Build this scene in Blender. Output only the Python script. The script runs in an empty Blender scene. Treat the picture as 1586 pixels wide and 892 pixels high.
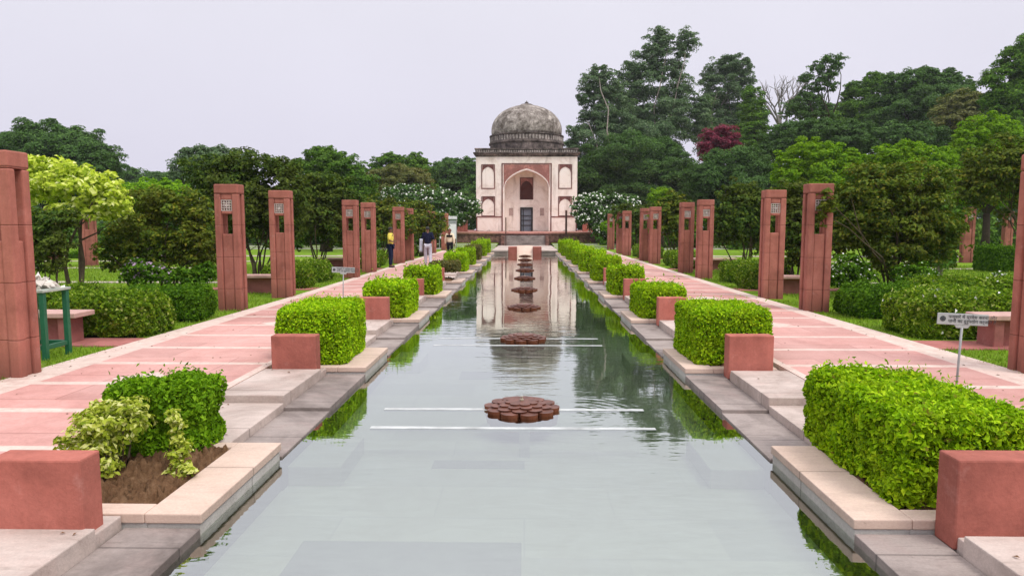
import bpy, bmesh, math, random
import numpy as np
from mathutils import Vector, Matrix
R = math.radians
scene = bpy.context.scene
COL = scene.collection
rng = np.random.default_rng(7)
random.seed(7)

# ------------------------------------------------------------------ camera
F, CXP, CYP, HZ, VX, EYE = 1050., 793., 446., 349., 813., 1.75
PIT = math.atan((CYP - HZ) / F)
YAW = math.atan((VX - CXP) / F * math.cos(PIT))
cam = bpy.data.cameras.new('camera')
cam.sensor_width = 36.0
cam.lens = F / 1586 * 36
cam.clip_start = .05
cam.clip_end = 2000
camo = bpy.data.objects.new('camera', cam)
COL.objects.link(camo)
camo.location = (0, 0, EYE)
camo.rotation_euler = (math.pi / 2 - PIT, 0, YAW)
scene.camera = camo


def at(u, v, Y):
    """photo measurement -> world point at distance Y"""
    x, y, z = (u - CXP) / F, 1.0, -(v - CYP) / F
    y2 = y * math.cos(PIT) + z * math.sin(PIT)
    z2 = -y * math.sin(PIT) + z * math.cos(PIT)
    c, s = math.cos(YAW), math.sin(YAW)
    X, Yd = x * c - y2 * s, x * s + y2 * c
    t = Y / Yd
    return X * t, EYE + z2 * t


# ------------------------------------------------------------------ tagging
def tag(o, label=None, cat=None, group=None, kind=None):
    if label: o['label'] = label
    if cat: o['category'] = cat
    if group: o['group'] = group
    if kind: o['kind'] = kind
    return o


def empty(name, loc=(0, 0, 0), rz=0, label=None, cat=None, group=None):
    o = bpy.data.objects.new(name, None)
    o.empty_display_size = .2
    COL.objects.link(o)
    o.location = loc
    o.rotation_euler = (0, 0, rz)
    return tag(o, label, cat, group)


def copy_tree(o, parent=None):
    c = o.copy()
    COL.objects.link(c)
    if parent is not None:
        c.parent = parent
    for ch in list(o.children):
        copy_tree(ch, c)
    return c


# ------------------------------------------------------------------ mesh builder
class MB:
    def __init__(s):
        s.v, s.f, s.m, s.off = [], [], [], (0, 0, 0)

    def add(s, vs, fs, m=0):
        b = len(s.v)
        ox, oy, oz = s.off
        s.v += [(x + ox, y + oy, z + oz) for x, y, z in vs]
        s.f += [tuple(i + b for i in f) for f in fs]
        s.m += [m] * len(fs)

    def box(s, x0, x1, y0, y1, z0, z1, m=0, taper=0):
        t = taper
        s.add([(x0, y0, z0), (x1, y0, z0), (x1, y1, z0), (x0, y1, z0),
               (x0 + t, y0 + t, z1), (x1 - t, y0 + t, z1), (x1 - t, y1 - t, z1), (x0 + t, y1 - t, z1)],
              [(3, 2, 1, 0), (4, 5, 6, 7), (0, 1, 5, 4), (1, 2, 6, 5), (2, 3, 7, 6), (3, 0, 4, 7)], m)

    def tube(s, pts, rad, n=6, m=0, cap=True):
        pts = [Vector(p) for p in pts]
        if not hasattr(rad, '__len__'): rad = [rad] * len(pts)
        rings = []
        up = Vector((.31, .17, .93)).normalized()
        vs, fs = [], []
        for i, p in enumerate(pts):
            d = (pts[min(i + 1, len(pts) - 1)] - pts[max(i - 1, 0)]).normalized()
            a = d.cross(up)
            if a.length < .05: a = d.cross(Vector((1, 0, 0)))
            a.normalize()
            b = d.cross(a)
            for k in range(n):
                t = 2 * math.pi * k / n
                q = p + (a * math.cos(t) + b * math.sin(t)) * rad[i]
                vs.append(tuple(q))
        for i in range(len(pts) - 1):
            for k in range(n):
                k2 = (k + 1) % n
                fs.append((i * n + k, i * n + k2, (i + 1) * n + k2, (i + 1) * n + k))
        if cap:
            fs.append(tuple(range(n - 1, -1, -1)))
            fs.append(tuple((len(pts) - 1) * n + k for k in range(n)))
        s.add(vs, fs, m)

    def lathe(s, prof, n=48, m=0, c=(0, 0, 0), lobes=0, amp=0):
        vs, fs = [], []
        for r, z in prof:
            for k in range(n):
                t = 2 * math.pi * k / n
                rr = r * (1 + amp * abs(math.cos(lobes * t / 2))) if lobes else r
                vs.append((c[0] + rr * math.cos(t), c[1] + rr * math.sin(t), c[2] + z))
        for i in range(len(prof) - 1):
            for k in range(n):
                k2 = (k + 1) % n
                fs.append((i * n + k, i * n + k2, (i + 1) * n + k2, (i + 1) * n + k))
        fs.append(tuple(range(n - 1, -1, -1)))
        fs.append(tuple((len(prof) - 1) * n + k for k in range(n)))
        s.add(vs, fs, m)

    def prism(s, poly, y0, y1, m=0):
        """polygon in x,z extruded between y0 and y1 (counter-clockwise seen from -y)"""
        n = len(poly)
        vs = [(x, y0, z) for x, z in poly] + [(x, y1, z) for x, z in poly]
        fs = [tuple(range(n)), tuple(range(2 * n - 1, n - 1, -1))]
        for k in range(n):
            k2 = (k + 1) % n
            fs.append((k2, k, n + k, n + k2))
        s.add(vs, fs, m)

    def build(s, name, mats, parent=None, smooth=False, bevel=0, seg=2):
        me = bpy.data.meshes.new(name)
        me.from_pydata(s.v, [], s.f)
        if not isinstance(mats, (list, tuple)): mats = [mats]
        for x in mats: me.materials.append(x)
        me.polygons.foreach_set('material_index', s.m)
        if smooth:
            me.polygons.foreach_set('use_smooth', [True] * len(s.f))
        me.update()
        o = bpy.data.objects.new(name, me)
        COL.objects.link(o)
        if parent is not None: o.parent = parent
        if bevel:
            b = o.modifiers.new('bevel', 'BEVEL')
            b.width = bevel
            b.segments = seg
            b.limit_method = 'ANGLE'
        return o


# ------------------------------------------------------------------ materials
class NT:
    def __init__(s, name):
        s.mat = bpy.data.materials.new(name)
        s.mat.use_nodes = True
        s.t = s.mat.node_tree
        s.t.nodes.clear()
        s.out = s.n('ShaderNodeOutputMaterial')

    def n(s, typ, **kw):
        nd = s.t.nodes.new(typ)
        for k, v in kw.items():
            if k.startswith('i_'):
                nd.inputs[k[2:]].default_value = v
            else:
                setattr(nd, k, v)
        return nd

    def l(s, a, b): s.t.links.new(a, b)

    def coord(s, kind='Object', scale=(1, 1, 1), loc=(0, 0, 0)):
        tc = s.n('ShaderNodeTexCoord')
        mp = s.n('ShaderNodeMapping')
        mp.inputs['Scale'].default_value = scale
        mp.inputs['Location'].default_value = loc
        s.l(tc.outputs[kind], mp.inputs['Vector'])
        return mp.outputs[0]

    def world(s, scale=(1, 1, 1)):
        g = s.n('ShaderNodeNewGeometry')
        mp = s.n('ShaderNodeMapping')
        mp.inputs['Scale'].default_value = scale
        s.l(g.outputs['Position'], mp.inputs['Vector'])
        return mp.outputs[0]

    def noise(s, vec, scale, detail=4, rough=.6, dist=0):
        nd = s.n('ShaderNodeTexNoise')
        nd.inputs['Scale'].default_value = scale
        nd.inputs['Detail'].default_value = detail
        nd.inputs['Roughness'].default_value = rough
        nd.inputs['Distortion'].default_value = dist
        s.l(vec, nd.inputs['Vector'])
        return nd.outputs[0]

    def ramp(s, fac, stops):
        nd = s.n('ShaderNodeValToRGB')
        el = nd.color_ramp.elements
        while len(el) < len(stops): el.new(.5)
        for e, (p, c) in zip(el, stops):
            e.position = p
            e.color = (*c, 1) if len(c) == 3 else c
        s.l(fac, nd.inputs[0])
        return nd.outputs[0]

    def mixc(s, fac, a, b, mode='MIX'):
        nd = s.n('ShaderNodeMix', data_type='RGBA', blend_type=mode)
        for sock, val in ((nd.inputs[0], fac), (nd.inputs[6], a), (nd.inputs[7], b)):
            if isinstance(val, bpy.types.NodeSocket): s.l(val, sock)
            elif isinstance(val, (int, float)): sock.default_value = val
            else: sock.default_value = (*val, 1)
        return nd.outputs[2]

    def math(s, op, a, b=None, c=None, clamp=False):
        nd = s.n('ShaderNodeMath', operation=op)
        nd.use_clamp = clamp
        for i, val in enumerate((a, b, c)):
            if val is None: continue
            if isinstance(val, bpy.types.NodeSocket): s.l(val, nd.inputs[i])
            else: nd.inputs[i].default_value = val
        return nd.outputs[0]

    def bsdf(s, col, rough=.8, bump=None, bstr=.3, bdist=.01, spec=.3):
        p = s.n('ShaderNodeBsdfPrincipled')
        if isinstance(col, bpy.types.NodeSocket): s.l(col, p.inputs['Base Color'])
        else: p.inputs['Base Color'].default_value = (*col, 1)
        if isinstance(rough, bpy.types.NodeSocket): s.l(rough, p.inputs['Roughness'])
        else: p.inputs['Roughness'].default_value = rough
        p.inputs['Specular IOR Level'].default_value = spec
        if bump is not None:
            b = s.n('ShaderNodeBump')
            b.inputs['Strength'].default_value = bstr
            b.inputs['Distance'].default_value = bdist
            s.l(bump, b.inputs['Height'])
            s.l(b.outputs[0], p.inputs['Normal'])
        s.l(p.outputs[0], s.out.inputs[0])
        return p


def plain(name, col, rough=.7, var=.25, scale=9, spec=.3, bump=.2):
    t = NT(name)
    v = t.world()
    n = t.noise(v, scale, 5, .65)
    c2 = tuple(max(0, x * (1 - var)) for x in col)
    c1 = tuple(min(1, x * (1 + var * .5)) for x in col)
    c = t.ramp(n, [(.3, c2), (.7, c1)])
    t.bsdf(c, rough, n, bump, .01, spec)
    return t.mat


def sandstone(name, col, stain=.5, scale=1.0, joint=0):
    """red sandstone / tinted plaster: mottled, with rain streaks and pale bloom"""
    t = NT(name)
    v = t.world()
    oi = t.n('ShaderNodeObjectInfo')
    n1 = t.noise(v, 2.2 * scale, 6, .65, .4)
    n2 = t.noise(v, 45 * scale, 3, .7)
    st = t.noise(t.world((7, 7, .55)), 1.0 * scale, 4, .6)
    dark = tuple(x * .62 for x in col)
    lite = tuple(min(1, x * 1.22 + .02) for x in col)
    c = t.ramp(n1, [(.25, dark), (.5, col), (.78, lite)])
    c = t.mixc(t.math('MULTIPLY', t.ramp(st, [(.48, (0, 0, 0)), (.72, (1, 1, 1))]), stain * .5), c, tuple(x * .38 for x in col))
    pale = t.noise(t.world((5, 5, 5)), .9, 5, .7)
    c = t.mixc(t.math('MULTIPLY', t.ramp(pale, [(.6, (0, 0, 0)), (.75, (1, 1, 1))]), .25), c, (.55, .36, .32))
    c = t.mixc(.22, c, t.ramp(n2, [(.3, (.35, .35, .35)), (.7, (.75, .75, .75))]), 'OVERLAY')
    ht = t.math('ADD', n1, t.math('MULTIPLY', n2, .5))
    if joint:
        sz = t.n('ShaderNodeSeparateXYZ'); t.l(v, sz.inputs[0])
        jz = t.math('PINGPONG', t.math('ADD', sz.outputs[2], 20.03), joint / 2)
        jm = t.ramp(jz, [(0, (1, 1, 1)), (.009, (0, 0, 0))])
        c = t.mixc(t.math('MULTIPLY', jm, .55), c, tuple(x * .3 for x in col))
        ht = t.math('ADD', ht, t.math('MULTIPLY', jm, -2))
        foot = t.math('SUBTRACT', t.math('MULTIPLY', n1, .9), sz.outputs[2])
        c = t.mixc(t.math('MULTIPLY', t.ramp(foot, [(.1, (0, 0, 0)), (.4, (1, 1, 1))]), .55), c, tuple(x * .45 for x in col))
    hv = t.math('MULTIPLY_ADD', oi.outputs['Random'], .3, .85)
    hs = t.n('ShaderNodeHueSaturation')
    t.l(c, hs.inputs['Color'])
    t.l(hv, hs.inputs['Value'])
    t.bsdf(hs.outputs[0], .85, ht, .45, .014, .2)
    return t.mat


M = {}
M['pillar'] = sandstone('red_sandstone', (.335, .122, .09), .75, 1.0, .66)
M['block'] = sandstone('pink_plaster', (.40, .13, .098), .6, .8)
M['bench'] = sandstone('bench_sandstone', (.32, .12, .105), .4)
M['jali'] = plain('white_marble', (.54, .46, .42), .6, .3, 14)
M['bench_top'] = plain('bench_stone_top', (.54, .33, .285), .6, .25, 7)


def slab_mat(name, base, dark, amount, pink=(.45, .32, .28)):
    t = NT(name)
    v = t.world()
    grain = t.noise(t.world((.9, 6.5, 6)), 1.6, 6, .72, .6)
    blot = t.noise(v, .9, 5, .7, .5)
    fine = t.noise(v, 60, 3, .7)
    c = t.ramp(grain, [(.3, tuple(x * .8 for x in base)), (.6, base), (.8, tuple(min(1, x * 1.12) for x in base))])
    c = t.mixc(t.math('MULTIPLY', t.ramp(blot, [(.42, (0, 0, 0)), (.68, (1, 1, 1))]), amount), c, dark)
    c = t.mixc(t.math('MULTIPLY', t.ramp(grain, [(.55, (0, 0, 0)), (.68, (1, 1, 1))]), amount * .55), c, tuple(x * .7 for x in dark))
    c = t.mixc(t.math('MULTIPLY', t.ramp(t.noise(v, 3.1, 4, .6), [(.5, (0, 0, 0)), (.7, (1, 1, 1))]), .4), c, pink)
    spots = t.noise(v, 14, 6, .8)
    c = t.mixc(t.math('MULTIPLY', t.ramp(spots, [(.62, (0, 0, 0)), (.7, (1, 1, 1))]), .35), c, tuple(x * .5 for x in dark))
    # slab joints every 1.1 m along the canal
    sy = t.n('ShaderNodeSeparateXYZ')
    t.l(v, sy.inputs[0])
    j = t.math('PINGPONG', t.math('ADD', sy.outputs[1], 50.13), .55)
    jm = t.ramp(j, [(0, (1, 1, 1)), (.014, (0, 0, 0))])
    c = t.mixc(t.math('MULTIPLY', jm, .6), c, tuple(x * .35 for x in dark))
    al = t.math('SUBTRACT', t.math('MULTIPLY', spots, .09), t.math('ADD', sy.outputs[2], .205))
    c = t.mixc(t.math('MULTIPLY', t.ramp(t.math('MULTIPLY', al, 10), [(.25, (0, 0, 0)), (.5, (1, 1, 1))]), .75), c, (.045, .05, .022))
    c = t.mixc(.25, c, t.ramp(fine, [(.3, (.35, .35, .35)), (.7, (.7, .7, .7))]), 'OVERLAY')
    t.bsdf(c, .75, t.math('ADD', t.math('ADD', grain, fine), t.math('MULTIPLY', jm, -2)), .25, .008, .3)
    return t.mat


M['slab'] = slab_mat('pale_step_stone', (.56, .465, .415), (.25, .19, .16), .85)
M['wet_slab'] = slab_mat('damp_ledge_stone', (.34, .285, .26), (.105, .082, .073), .95, (.30, .22, .2))
M['kerb'] = slab_mat('planter_sandstone', (.66, .50, .41), (.40, .28, .21), .45, (.58, .43, .35))
M['kerb_base'] = slab_mat('grey_kerb_stone', (.60, .57, .53), (.27, .24, .2), .5, (.50, .47, .44))


def path_mat():
    t = NT('pink_paving_with_white_bands')
    v = t.world()
    s = t.n('ShaderNodeSeparateXYZ')
    t.l(v, s.inputs[0])
    X, Y = s.outputs[0], s.outputs[1]
    ax = t.math('ABSOLUTE', X)
    n1 = t.noise(v, 1.3, 6, .7, .4)
    n2 = t.noise(v, 30, 4, .75)
    big = t.noise(v, .35, 3, .6)
    pink = t.ramp(n1, [(.28, (.40, .19, .165)), (.5, (.51, .262, .23)), (.75, (.58, .335, .30))])
    # slab to slab variation
    br = t.n('ShaderNodeTexBrick')
    br.inputs['Scale'].default_value = 1.0
    br.inputs['Brick Width'].default_value = 1.9
    br.inputs['Row Height'].default_value = 1.105
    br.inputs['Mortar Size'].default_value = .009
    br.inputs['Color1'].default_value = (.80, .80, .80, 1)
    br.inputs['Color2'].default_value = (1.1, 1.1, 1.1, 1)
    br.inputs['Mortar'].default_value = (.62, .55, .53, 1)
    t.l(v, br.inputs['Vector'])
    pink = t.mixc(.85, pink, br.outputs[0], 'MULTIPLY')
    white = t.mixc(.5, t.ramp(n1, [(.3, (.54, .42, .36)), (.7, (.68, .56, .49))]), t.ramp(t.noise(v, 6, 6, .8), [(.35, (.42, .30, .25)), (.6, (.66, .55, .48))]))
    # bands across every 1.105 m
    d = t.math('PINGPONG', t.math('ADD', Y, 55.25 - 5.13), .5525)
    band = t.ramp(d, [(.062, (1, 1, 1)), (.070, (0, 0, 0))])
    edge = t.ramp(t.math('SUBTRACT', ax, 5.0), [(.46, (0, 0, 0)), (.468, (1, 1, 1))])
    inner = t.ramp(t.math('SUBTRACT', ax, 3.0), [(.30, (1, 1, 1)), (.306, (0, 0, 0))])
    # inlaid white diamond down the middle of the path, one every 4.42 m
    dx = t.math('ABSOLUTE', t.math('SUBTRACT', ax, 4.4))
    dy = t.math('PINGPONG', t.math('ADD', Y, 44.2 - 12.0), 2.21)
    dm = t.ramp(t.math('ADD', dx, dy), [(.34, (1, 1, 1)), (.35, (0, 0, 0))])
    m = t.math('MAXIMUM', t.math('MAXIMUM', band, edge), t.math('MAXIMUM', inner, dm), clamp=True)
    c = t.mixc(m, pink, white)
    dirt = t.noise(v, 2.6, 7, .78, 1.2)
    c = t.mixc(t.math('MULTIPLY', t.ramp(dirt, [(.48, (0, 0, 0)), (.72, (1, 1, 1))]), .5), c, (.33, .17, .14))
    c = t.mixc(t.math('MULTIPLY', t.ramp(big, [(.45, (0, 0, 0)), (.65, (1, 1, 1))]), .3), c, (.62, .42, .38))
    c = t.mixc(.25, c, t.ramp(n2, [(.3, (.35, .35, .35)), (.7, (.7, .7, .7))]), 'OVERLAY')
    t.bsdf(c, .8, n2, .2, .006, .25)
    return t.mat


M['path'] = path_mat()


def lawn_mat():
    t = NT('mown_grass')
    v = t.world()
    n1 = t.noise(v, .55, 5, .65)
    n2 = t.noise(v, 22, 5, .8)
    n3 = t.noise(v, 2.8, 4, .7)
    c = t.ramp(n1, [(.3, (.10, .19, .008)), (.55, (.155, .27, .012)), (.75, (.21, .28, .03))])
    c = t.mixc(t.math('MULTIPLY', t.ramp(n3, [(.52, (0, 0, 0)), (.7, (1, 1, 1))]), .45), c, (.17, .16, .06))
    c = t.mixc(.55, c, t.ramp(n2, [(.25, (.2, .2, .2)), (.75, (.8, .8, .8))]), 'OVERLAY')
    t.bsdf(c, .9, n2, .8, .03, .1)
    return t.mat


M['lawn'] = lawn_mat()


def soil_mat():
    t = NT('garden_soil')
    v = t.world()
    n1 = t.noise(v, 9, 7, .75)
    n2 = t.noise(v, 70, 5, .8)
    c = t.ramp(n1, [(.3, (.09, .045, .022)), (.55, (.17, .095, .05)), (.75, (.27, .17, .10))])
    c = t.mixc(.5, c, t.ramp(n2, [(.25, (.2, .2, .2)), (.75, (.85, .85, .85))]), 'OVERLAY')
    t.bsdf(c, .95, t.math('ADD', n1, t.math('MULTIPLY', n2, .4)), .9, .03, .1)
    return t.mat


M['soil'] = soil_mat()


def bed_mat():
    t = NT('canal_bed_stone')
    v = t.world()
    br = t.n('ShaderNodeTexBrick')
    br.offset = .5
    br.inputs['Scale'].default_value = 1.0
    br.inputs['Brick Width'].default_value = 1.38
    br.inputs['Row Height'].default_value = .62
    br.inputs['Mortar Size'].default_value = .008
    br.inputs['Bias'].default_value = -.3
    br.inputs['Color1'].default_value = (.61, .64, .57, 1)
    br.inputs['Color2'].default_value = (.42, .46, .43, 1)
    br.inputs['Mortar'].default_value = (.50, .53, .49, 1)
    t.l(v, br.inputs['Vector'])
    n = t.noise(v, 1.6, 6, .7, .5)
    c = t.mixc(t.math('MULTIPLY', t.ramp(n, [(.38, (0, 0, 0)), (.68, (1, 1, 1))]), .7), br.outputs[0], (.42, .43, .31))
    t.bsdf(c, .9)
    return t.mat


M['bed'] = bed_mat()
M['white_band'] = plain('sky_glint_band', (.50, .52, .51), .6, .4, 4)  # white stands in for sky reflected along the weir lips


def water_mat():
    t = NT('canal_water')
    g = t.n('ShaderNodeNewGeometry')
    mp = t.n('ShaderNodeMapping')
    mp.inputs['Scale'].default_value = (.55, 1.5, 1)
    t.l(g.outputs['Position'], mp.inputs['Vector'])
    n1 = t.noise(mp.outputs[0], 3.2, 2, .5, .3)
    n2 = t.noise(mp.outputs[0], 10.0, 2, .5, .3)
    calm = t.noise(t.world((.5, .22, 1)), 1.0, 2, .5)
    cm = t.ramp(calm, [(.38, (.10, .10, .10)), (.62, (1, 1, 1))])
    h = t.math('MULTIPLY', t.math('ADD', n1, t.math('MULTIPLY', n2, .32)), cm)
    # rings round the fountain that drips
    dv = t.n('ShaderNodeVectorMath', operation='DISTANCE')
    dv.inputs[1].default_value = (.55, 6.85, -.2)
    t.l(g.outputs['Position'], dv.inputs[0])
    ring = t.math('SINE', t.math('MULTIPLY', dv.outputs['Value'], 60))
    fall = t.ramp(t.math('MULTIPLY', dv.outputs['Value'], .8), [(0, (1, 1, 1)), (1, (0, 0, 0))])
    h = t.math('ADD', h, t.math('MULTIPLY', t.math('MULTIPLY', ring, fall), .05))
    b = t.n('ShaderNodeBump')
    b.inputs['Strength'].default_value = .5
    b.inputs['Distance'].default_value = .010
    t.l(h, b.inputs['Height'])
    gl = t.n('ShaderNodeBsdfGlossy')
    gl.inputs['Color'].default_value = (.93, .97, .94, 1)
    gl.inputs['Roughness'].default_value = .015
    t.l(b.outputs[0], gl.inputs['Normal'])
    tr = t.n('ShaderNodeBsdfTransparent')
    tr.inputs['Color'].default_value = (.78, .87, .74, 1)
    fr = t.n('ShaderNodeFresnel')
    fr.inputs['IOR'].default_value = 1.6
    fac = t.math('MULTIPLY_ADD', fr.outputs[0], 1.1, .37, clamp=True)
    mx = t.n('ShaderNodeMixShader')
    t.l(fac, mx.inputs[0])
    t.l(tr.outputs[0], mx.inputs[1])
    t.l(gl.outputs[0], mx.inputs[2])
    t.l(mx.outputs[0], t.out.inputs[0])
    return t.mat


M['water'] = water_mat()


def leaf_mat(name, cols, trans=.3, rough=.55, patch=None, patch_scale=1.2, spec=.35):
    """cols: list of (pos, colour) picked per leaf"""
    t = NT(name)
    g = t.n('ShaderNodeNewGeometry')
    oi = t.n('ShaderNodeObjectInfo')
    c = t.ramp(g.outputs['Random Per Island'], cols)
    if patch:
        n = t.noise(t.world(), patch_scale, 3, .6)
        c = t.mixc(t.math('MULTIPLY', t.ramp(n, [(.42, (0, 0, 0)), (.66, (1, 1, 1))]), .75), c, t.mixc(.6, c, patch))
    hs = t.n('ShaderNodeHueSaturation')
    t.l(t.math('MULTIPLY_ADD', oi.outputs['Random'], .2, .9), hs.inputs['Value'])
    t.l(c, hs.inputs['Color'])
    p = t.n('ShaderNodeBsdfPrincipled')
    t.l(hs.outputs[0], p.inputs['Base Color'])
    p.inputs['Roughness'].default_value = rough
    p.inputs['Specular IOR Level'].default_value = spec
    tl = t.n('ShaderNodeBsdfTranslucent')
    t.l(t.mixc(1.0, hs.outputs[0], (1.15, 1.2, .55), 'MULTIPLY'), tl.inputs[0])
    mx = t.n('ShaderNodeMixShader')
    mx.inputs[0].default_value = trans
    t.l(p.outputs[0], mx.inputs[1])
    t.l(tl.outputs[0], mx.inputs[2])
    t.l(mx.outputs[0], t.out.inputs[0])
    return t.mat


L = {}
L['hedge'] = leaf_mat('bright_hedge_leaf', [(0, (.22, .13, .03)), (.03, (.10, .21, .003)), (.35, (.22, .42, .004)), (.75, (.36, .59, .006)), (1, (.55, .74, .02))], .25, .7, (.30, .40, .01), 3.0, .12)
L['hedge_mid'] = leaf_mat('shaggy_hedge_leaf', [(0, (.08, .19, .004)), (.5, (.16, .34, .006)), (1, (.30, .52, .02))], .28, .7, spec=.12)
L['hedge_dark'] = leaf_mat('dark_hedge_leaf', [(0, (.035, .10, .004)), (.5, (.08, .19, .006)), (1, (.16, .32, .015))], .3, .7, spec=.15)
L['hedge_brown'] = leaf_mat('brown_tipped_hedge_leaf', [(0, (.07, .09, .012)), (.5, (.14, .14, .025)), (1, (.24, .19, .05))], .3)
L['yellow_bush'] = leaf_mat('variegated_leaf', [(0, (.17, .25, .01)), (.4, (.40, .48, .04)), (.75, (.60, .64, .13)), (1, (.78, .78, .38))], .35, .7, spec=.15)
L['loose'] = leaf_mat('loose_hedge_leaf', [(0, (.05, .11, .005)), (.5, (.12, .23, .008)), (.9, (.26, .38, .02)), (1, (.48, .52, .16))], .3, .7, spec=.15)
L['crape'] = leaf_mat('crape_myrtle_leaf', [(0, (.035, .075, .006)), (.45, (.09, .155, .010)), (.8, (.16, .215, .016)), (1, (.23, .21, .02))], .25, .7, (.13, .12, .014), .8, .15)
L['crape_green'] = leaf_mat('crape_green_leaf', [(0, (.026, .065, .008)), (.5, (.062, .12, .012)), (1, (.13, .19, .02))], .25, .7, (.11, .095, .015), .7, .15)
L['variegated'] = leaf_mat('pale_variegated_tree_leaf', [(0, (.20, .30, .015)), (.4, (.48, .58, .05)), (.8, (.68, .74, .14)), (1, (.82, .82, .42))], .4, .7, spec=.15)
L['bright'] = leaf_mat('fresh_green_leaf', [(0, (.08, .19, .004)), (.5, (.17, .35, .006)), (1, (.30, .48, .012))], .35, .7, (.20, .32, .01), .35, .15)
L['dark'] = leaf_mat('dark_green_leaf', [(0, (.032, .085, .016)), (.5, (.068, .155, .03)), (1, (.13, .25, .05))], .3, .65, (.055, .11, .02), .2, .2)
L['mid'] = leaf_mat('mid_green_leaf', [(0, (.035, .10, .008)), (.5, (.075, .18, .012)), (1, (.15, .29, .02))], .25, .65, (.10, .17, .015), .25, .2)
L['euc'] = leaf_mat('eucalyptus_leaf', [(0, (.05, .10, .036)), (.5, (.10, .18, .07)), (.85, (.17, .26, .12)), (1, (.28, .35, .20))], .3, .6, (.045, .10, .03), .15, .25)
L['olive'] = leaf_mat('olive_leaf', [(0, (.05, .08, .010)), (.5, (.11, .15, .018)), (1, (.22, .22, .035))], .25, .5, (.20, .17, .03), .25)
L['magenta'] = leaf_mat('magenta_blossom', [(0, (.07, .010, .025)), (.5, (.20, .014, .05)), (1, (.32, .04, .085))], .3)
L['white_flower'] = plain('white_blossom', (.82, .82, .76), .7, .1)
L['purple_flower'] = plain('mauve_blossom', (.42, .30, .42), .7, .2)
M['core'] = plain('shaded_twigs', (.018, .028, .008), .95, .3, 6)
M['bark'] = plain('brown_bark', (.10, .075, .05), .9, .5, 6, .1, .8)
M['bark_pale'] = plain('pale_bark', (.30, .26, .22), .85, .4, 3, .1, .5)
M['bark_dark'] = plain('dark_bark', (.05, .038, .026), .9, .4, 6, .1, .8)


# ------------------------------------------------------------------ foliage
def leaves(c, n, L_, W_, r, jitter=.35, fold=.25):
    """c: centres, n: leaf normals -> vertex/face arrays of folded leaf blades"""
    N = len(c)
    n = n / (np.linalg.norm(n, axis=1, keepdims=True) + 1e-9)
    q = r.normal(size=(N, 3))
    t = q - n * np.sum(q * n, axis=1, keepdims=True)
    t /= (np.linalg.norm(t, axis=1, keepdims=True) + 1e-9)
    b = np.cross(n, t)
    s = (1 + r.uniform(-jitter, jitter, size=(N, 1)))
    l_, w_ = L_ * s, W_ * s
    v = np.empty((N, 4, 3))
    v[:, 0] = c - t * l_ * .5
    v[:, 1] = c + b * w_ * .5 + n * w_ * fold - t * l_ * .08
    v[:, 2] = c + t * l_ * .5 - n * w_ * .15
    v[:, 3] = c - b * w_ * .5 + n * w_ * fold - t * l_ * .08
    idx = (np.arange(N) * 4)[:, None]
    f = np.concatenate([idx + np.array([[0, 2, 1]]), idx + np.array([[0, 3, 2]])], axis=1).reshape(-1, 3)
    return v.reshape(-1, 3), f


def np_mesh(name, chunks, mats, parent=None, extra=None):
    """chunks: [(v, f(tri), mat index)], extra: an MB whose faces join the mesh"""
    V, Fc, MI, off = [], [], [], 0
    for v, f, m in chunks:
        V.append(v); Fc.append(f + off); MI.append(np.full(len(f), m)); off += len(v)
    V = np.concatenate(V); Fc = np.concatenate(Fc); MI = np.concatenate(MI)
    lt = np.full(len(Fc), 3)
    flat = Fc.reshape(-1)
    if extra is not None and extra.v:
        ev = np.array(extra.v)
        V = np.concatenate([V, ev])
        flat = np.concatenate([flat, np.array([i + off for f in extra.f for i in f])])
        lt = np.concatenate([lt, np.array([len(f) for f in extra.f])])
        MI = np.concatenate([MI, np.array(extra.m)])
    me = bpy.data.meshes.new(name)
    me.vertices.add(len(V)); me.vertices.foreach_set('co', V.astype(np.float32).ravel())
    me.loops.add(len(flat)); me.loops.foreach_set('vertex_index', flat.astype(np.int32))
    me.polygons.add(len(lt))
    ls = np.concatenate([[0], np.cumsum(lt)[:-1]])
    me.polygons.foreach_set('loop_start', ls.astype(np.int32))
    for m in mats: me.materials.append(m)
    me.polygons.foreach_set('material_index', MI.astype(np.int32))
    me.update(calc_edges=True)
    me.validate()
    o = bpy.data.objects.new(name, me)
    COL.objects.link(o)
    if parent is not None: o.parent = parent
    return o


def smooth_noise(p, seed, scale):
    """cheap smooth 3d wobble in -1..1"""
    r = np.random.default_rng(seed)
    out = np.zeros(len(p))
    for i in range(5):
        k = r.normal(size=3) * scale
        out += np.sin(p @ k + r.uniform(0, 6.28)) / 5 ** .5
    return out / 1.3


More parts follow.
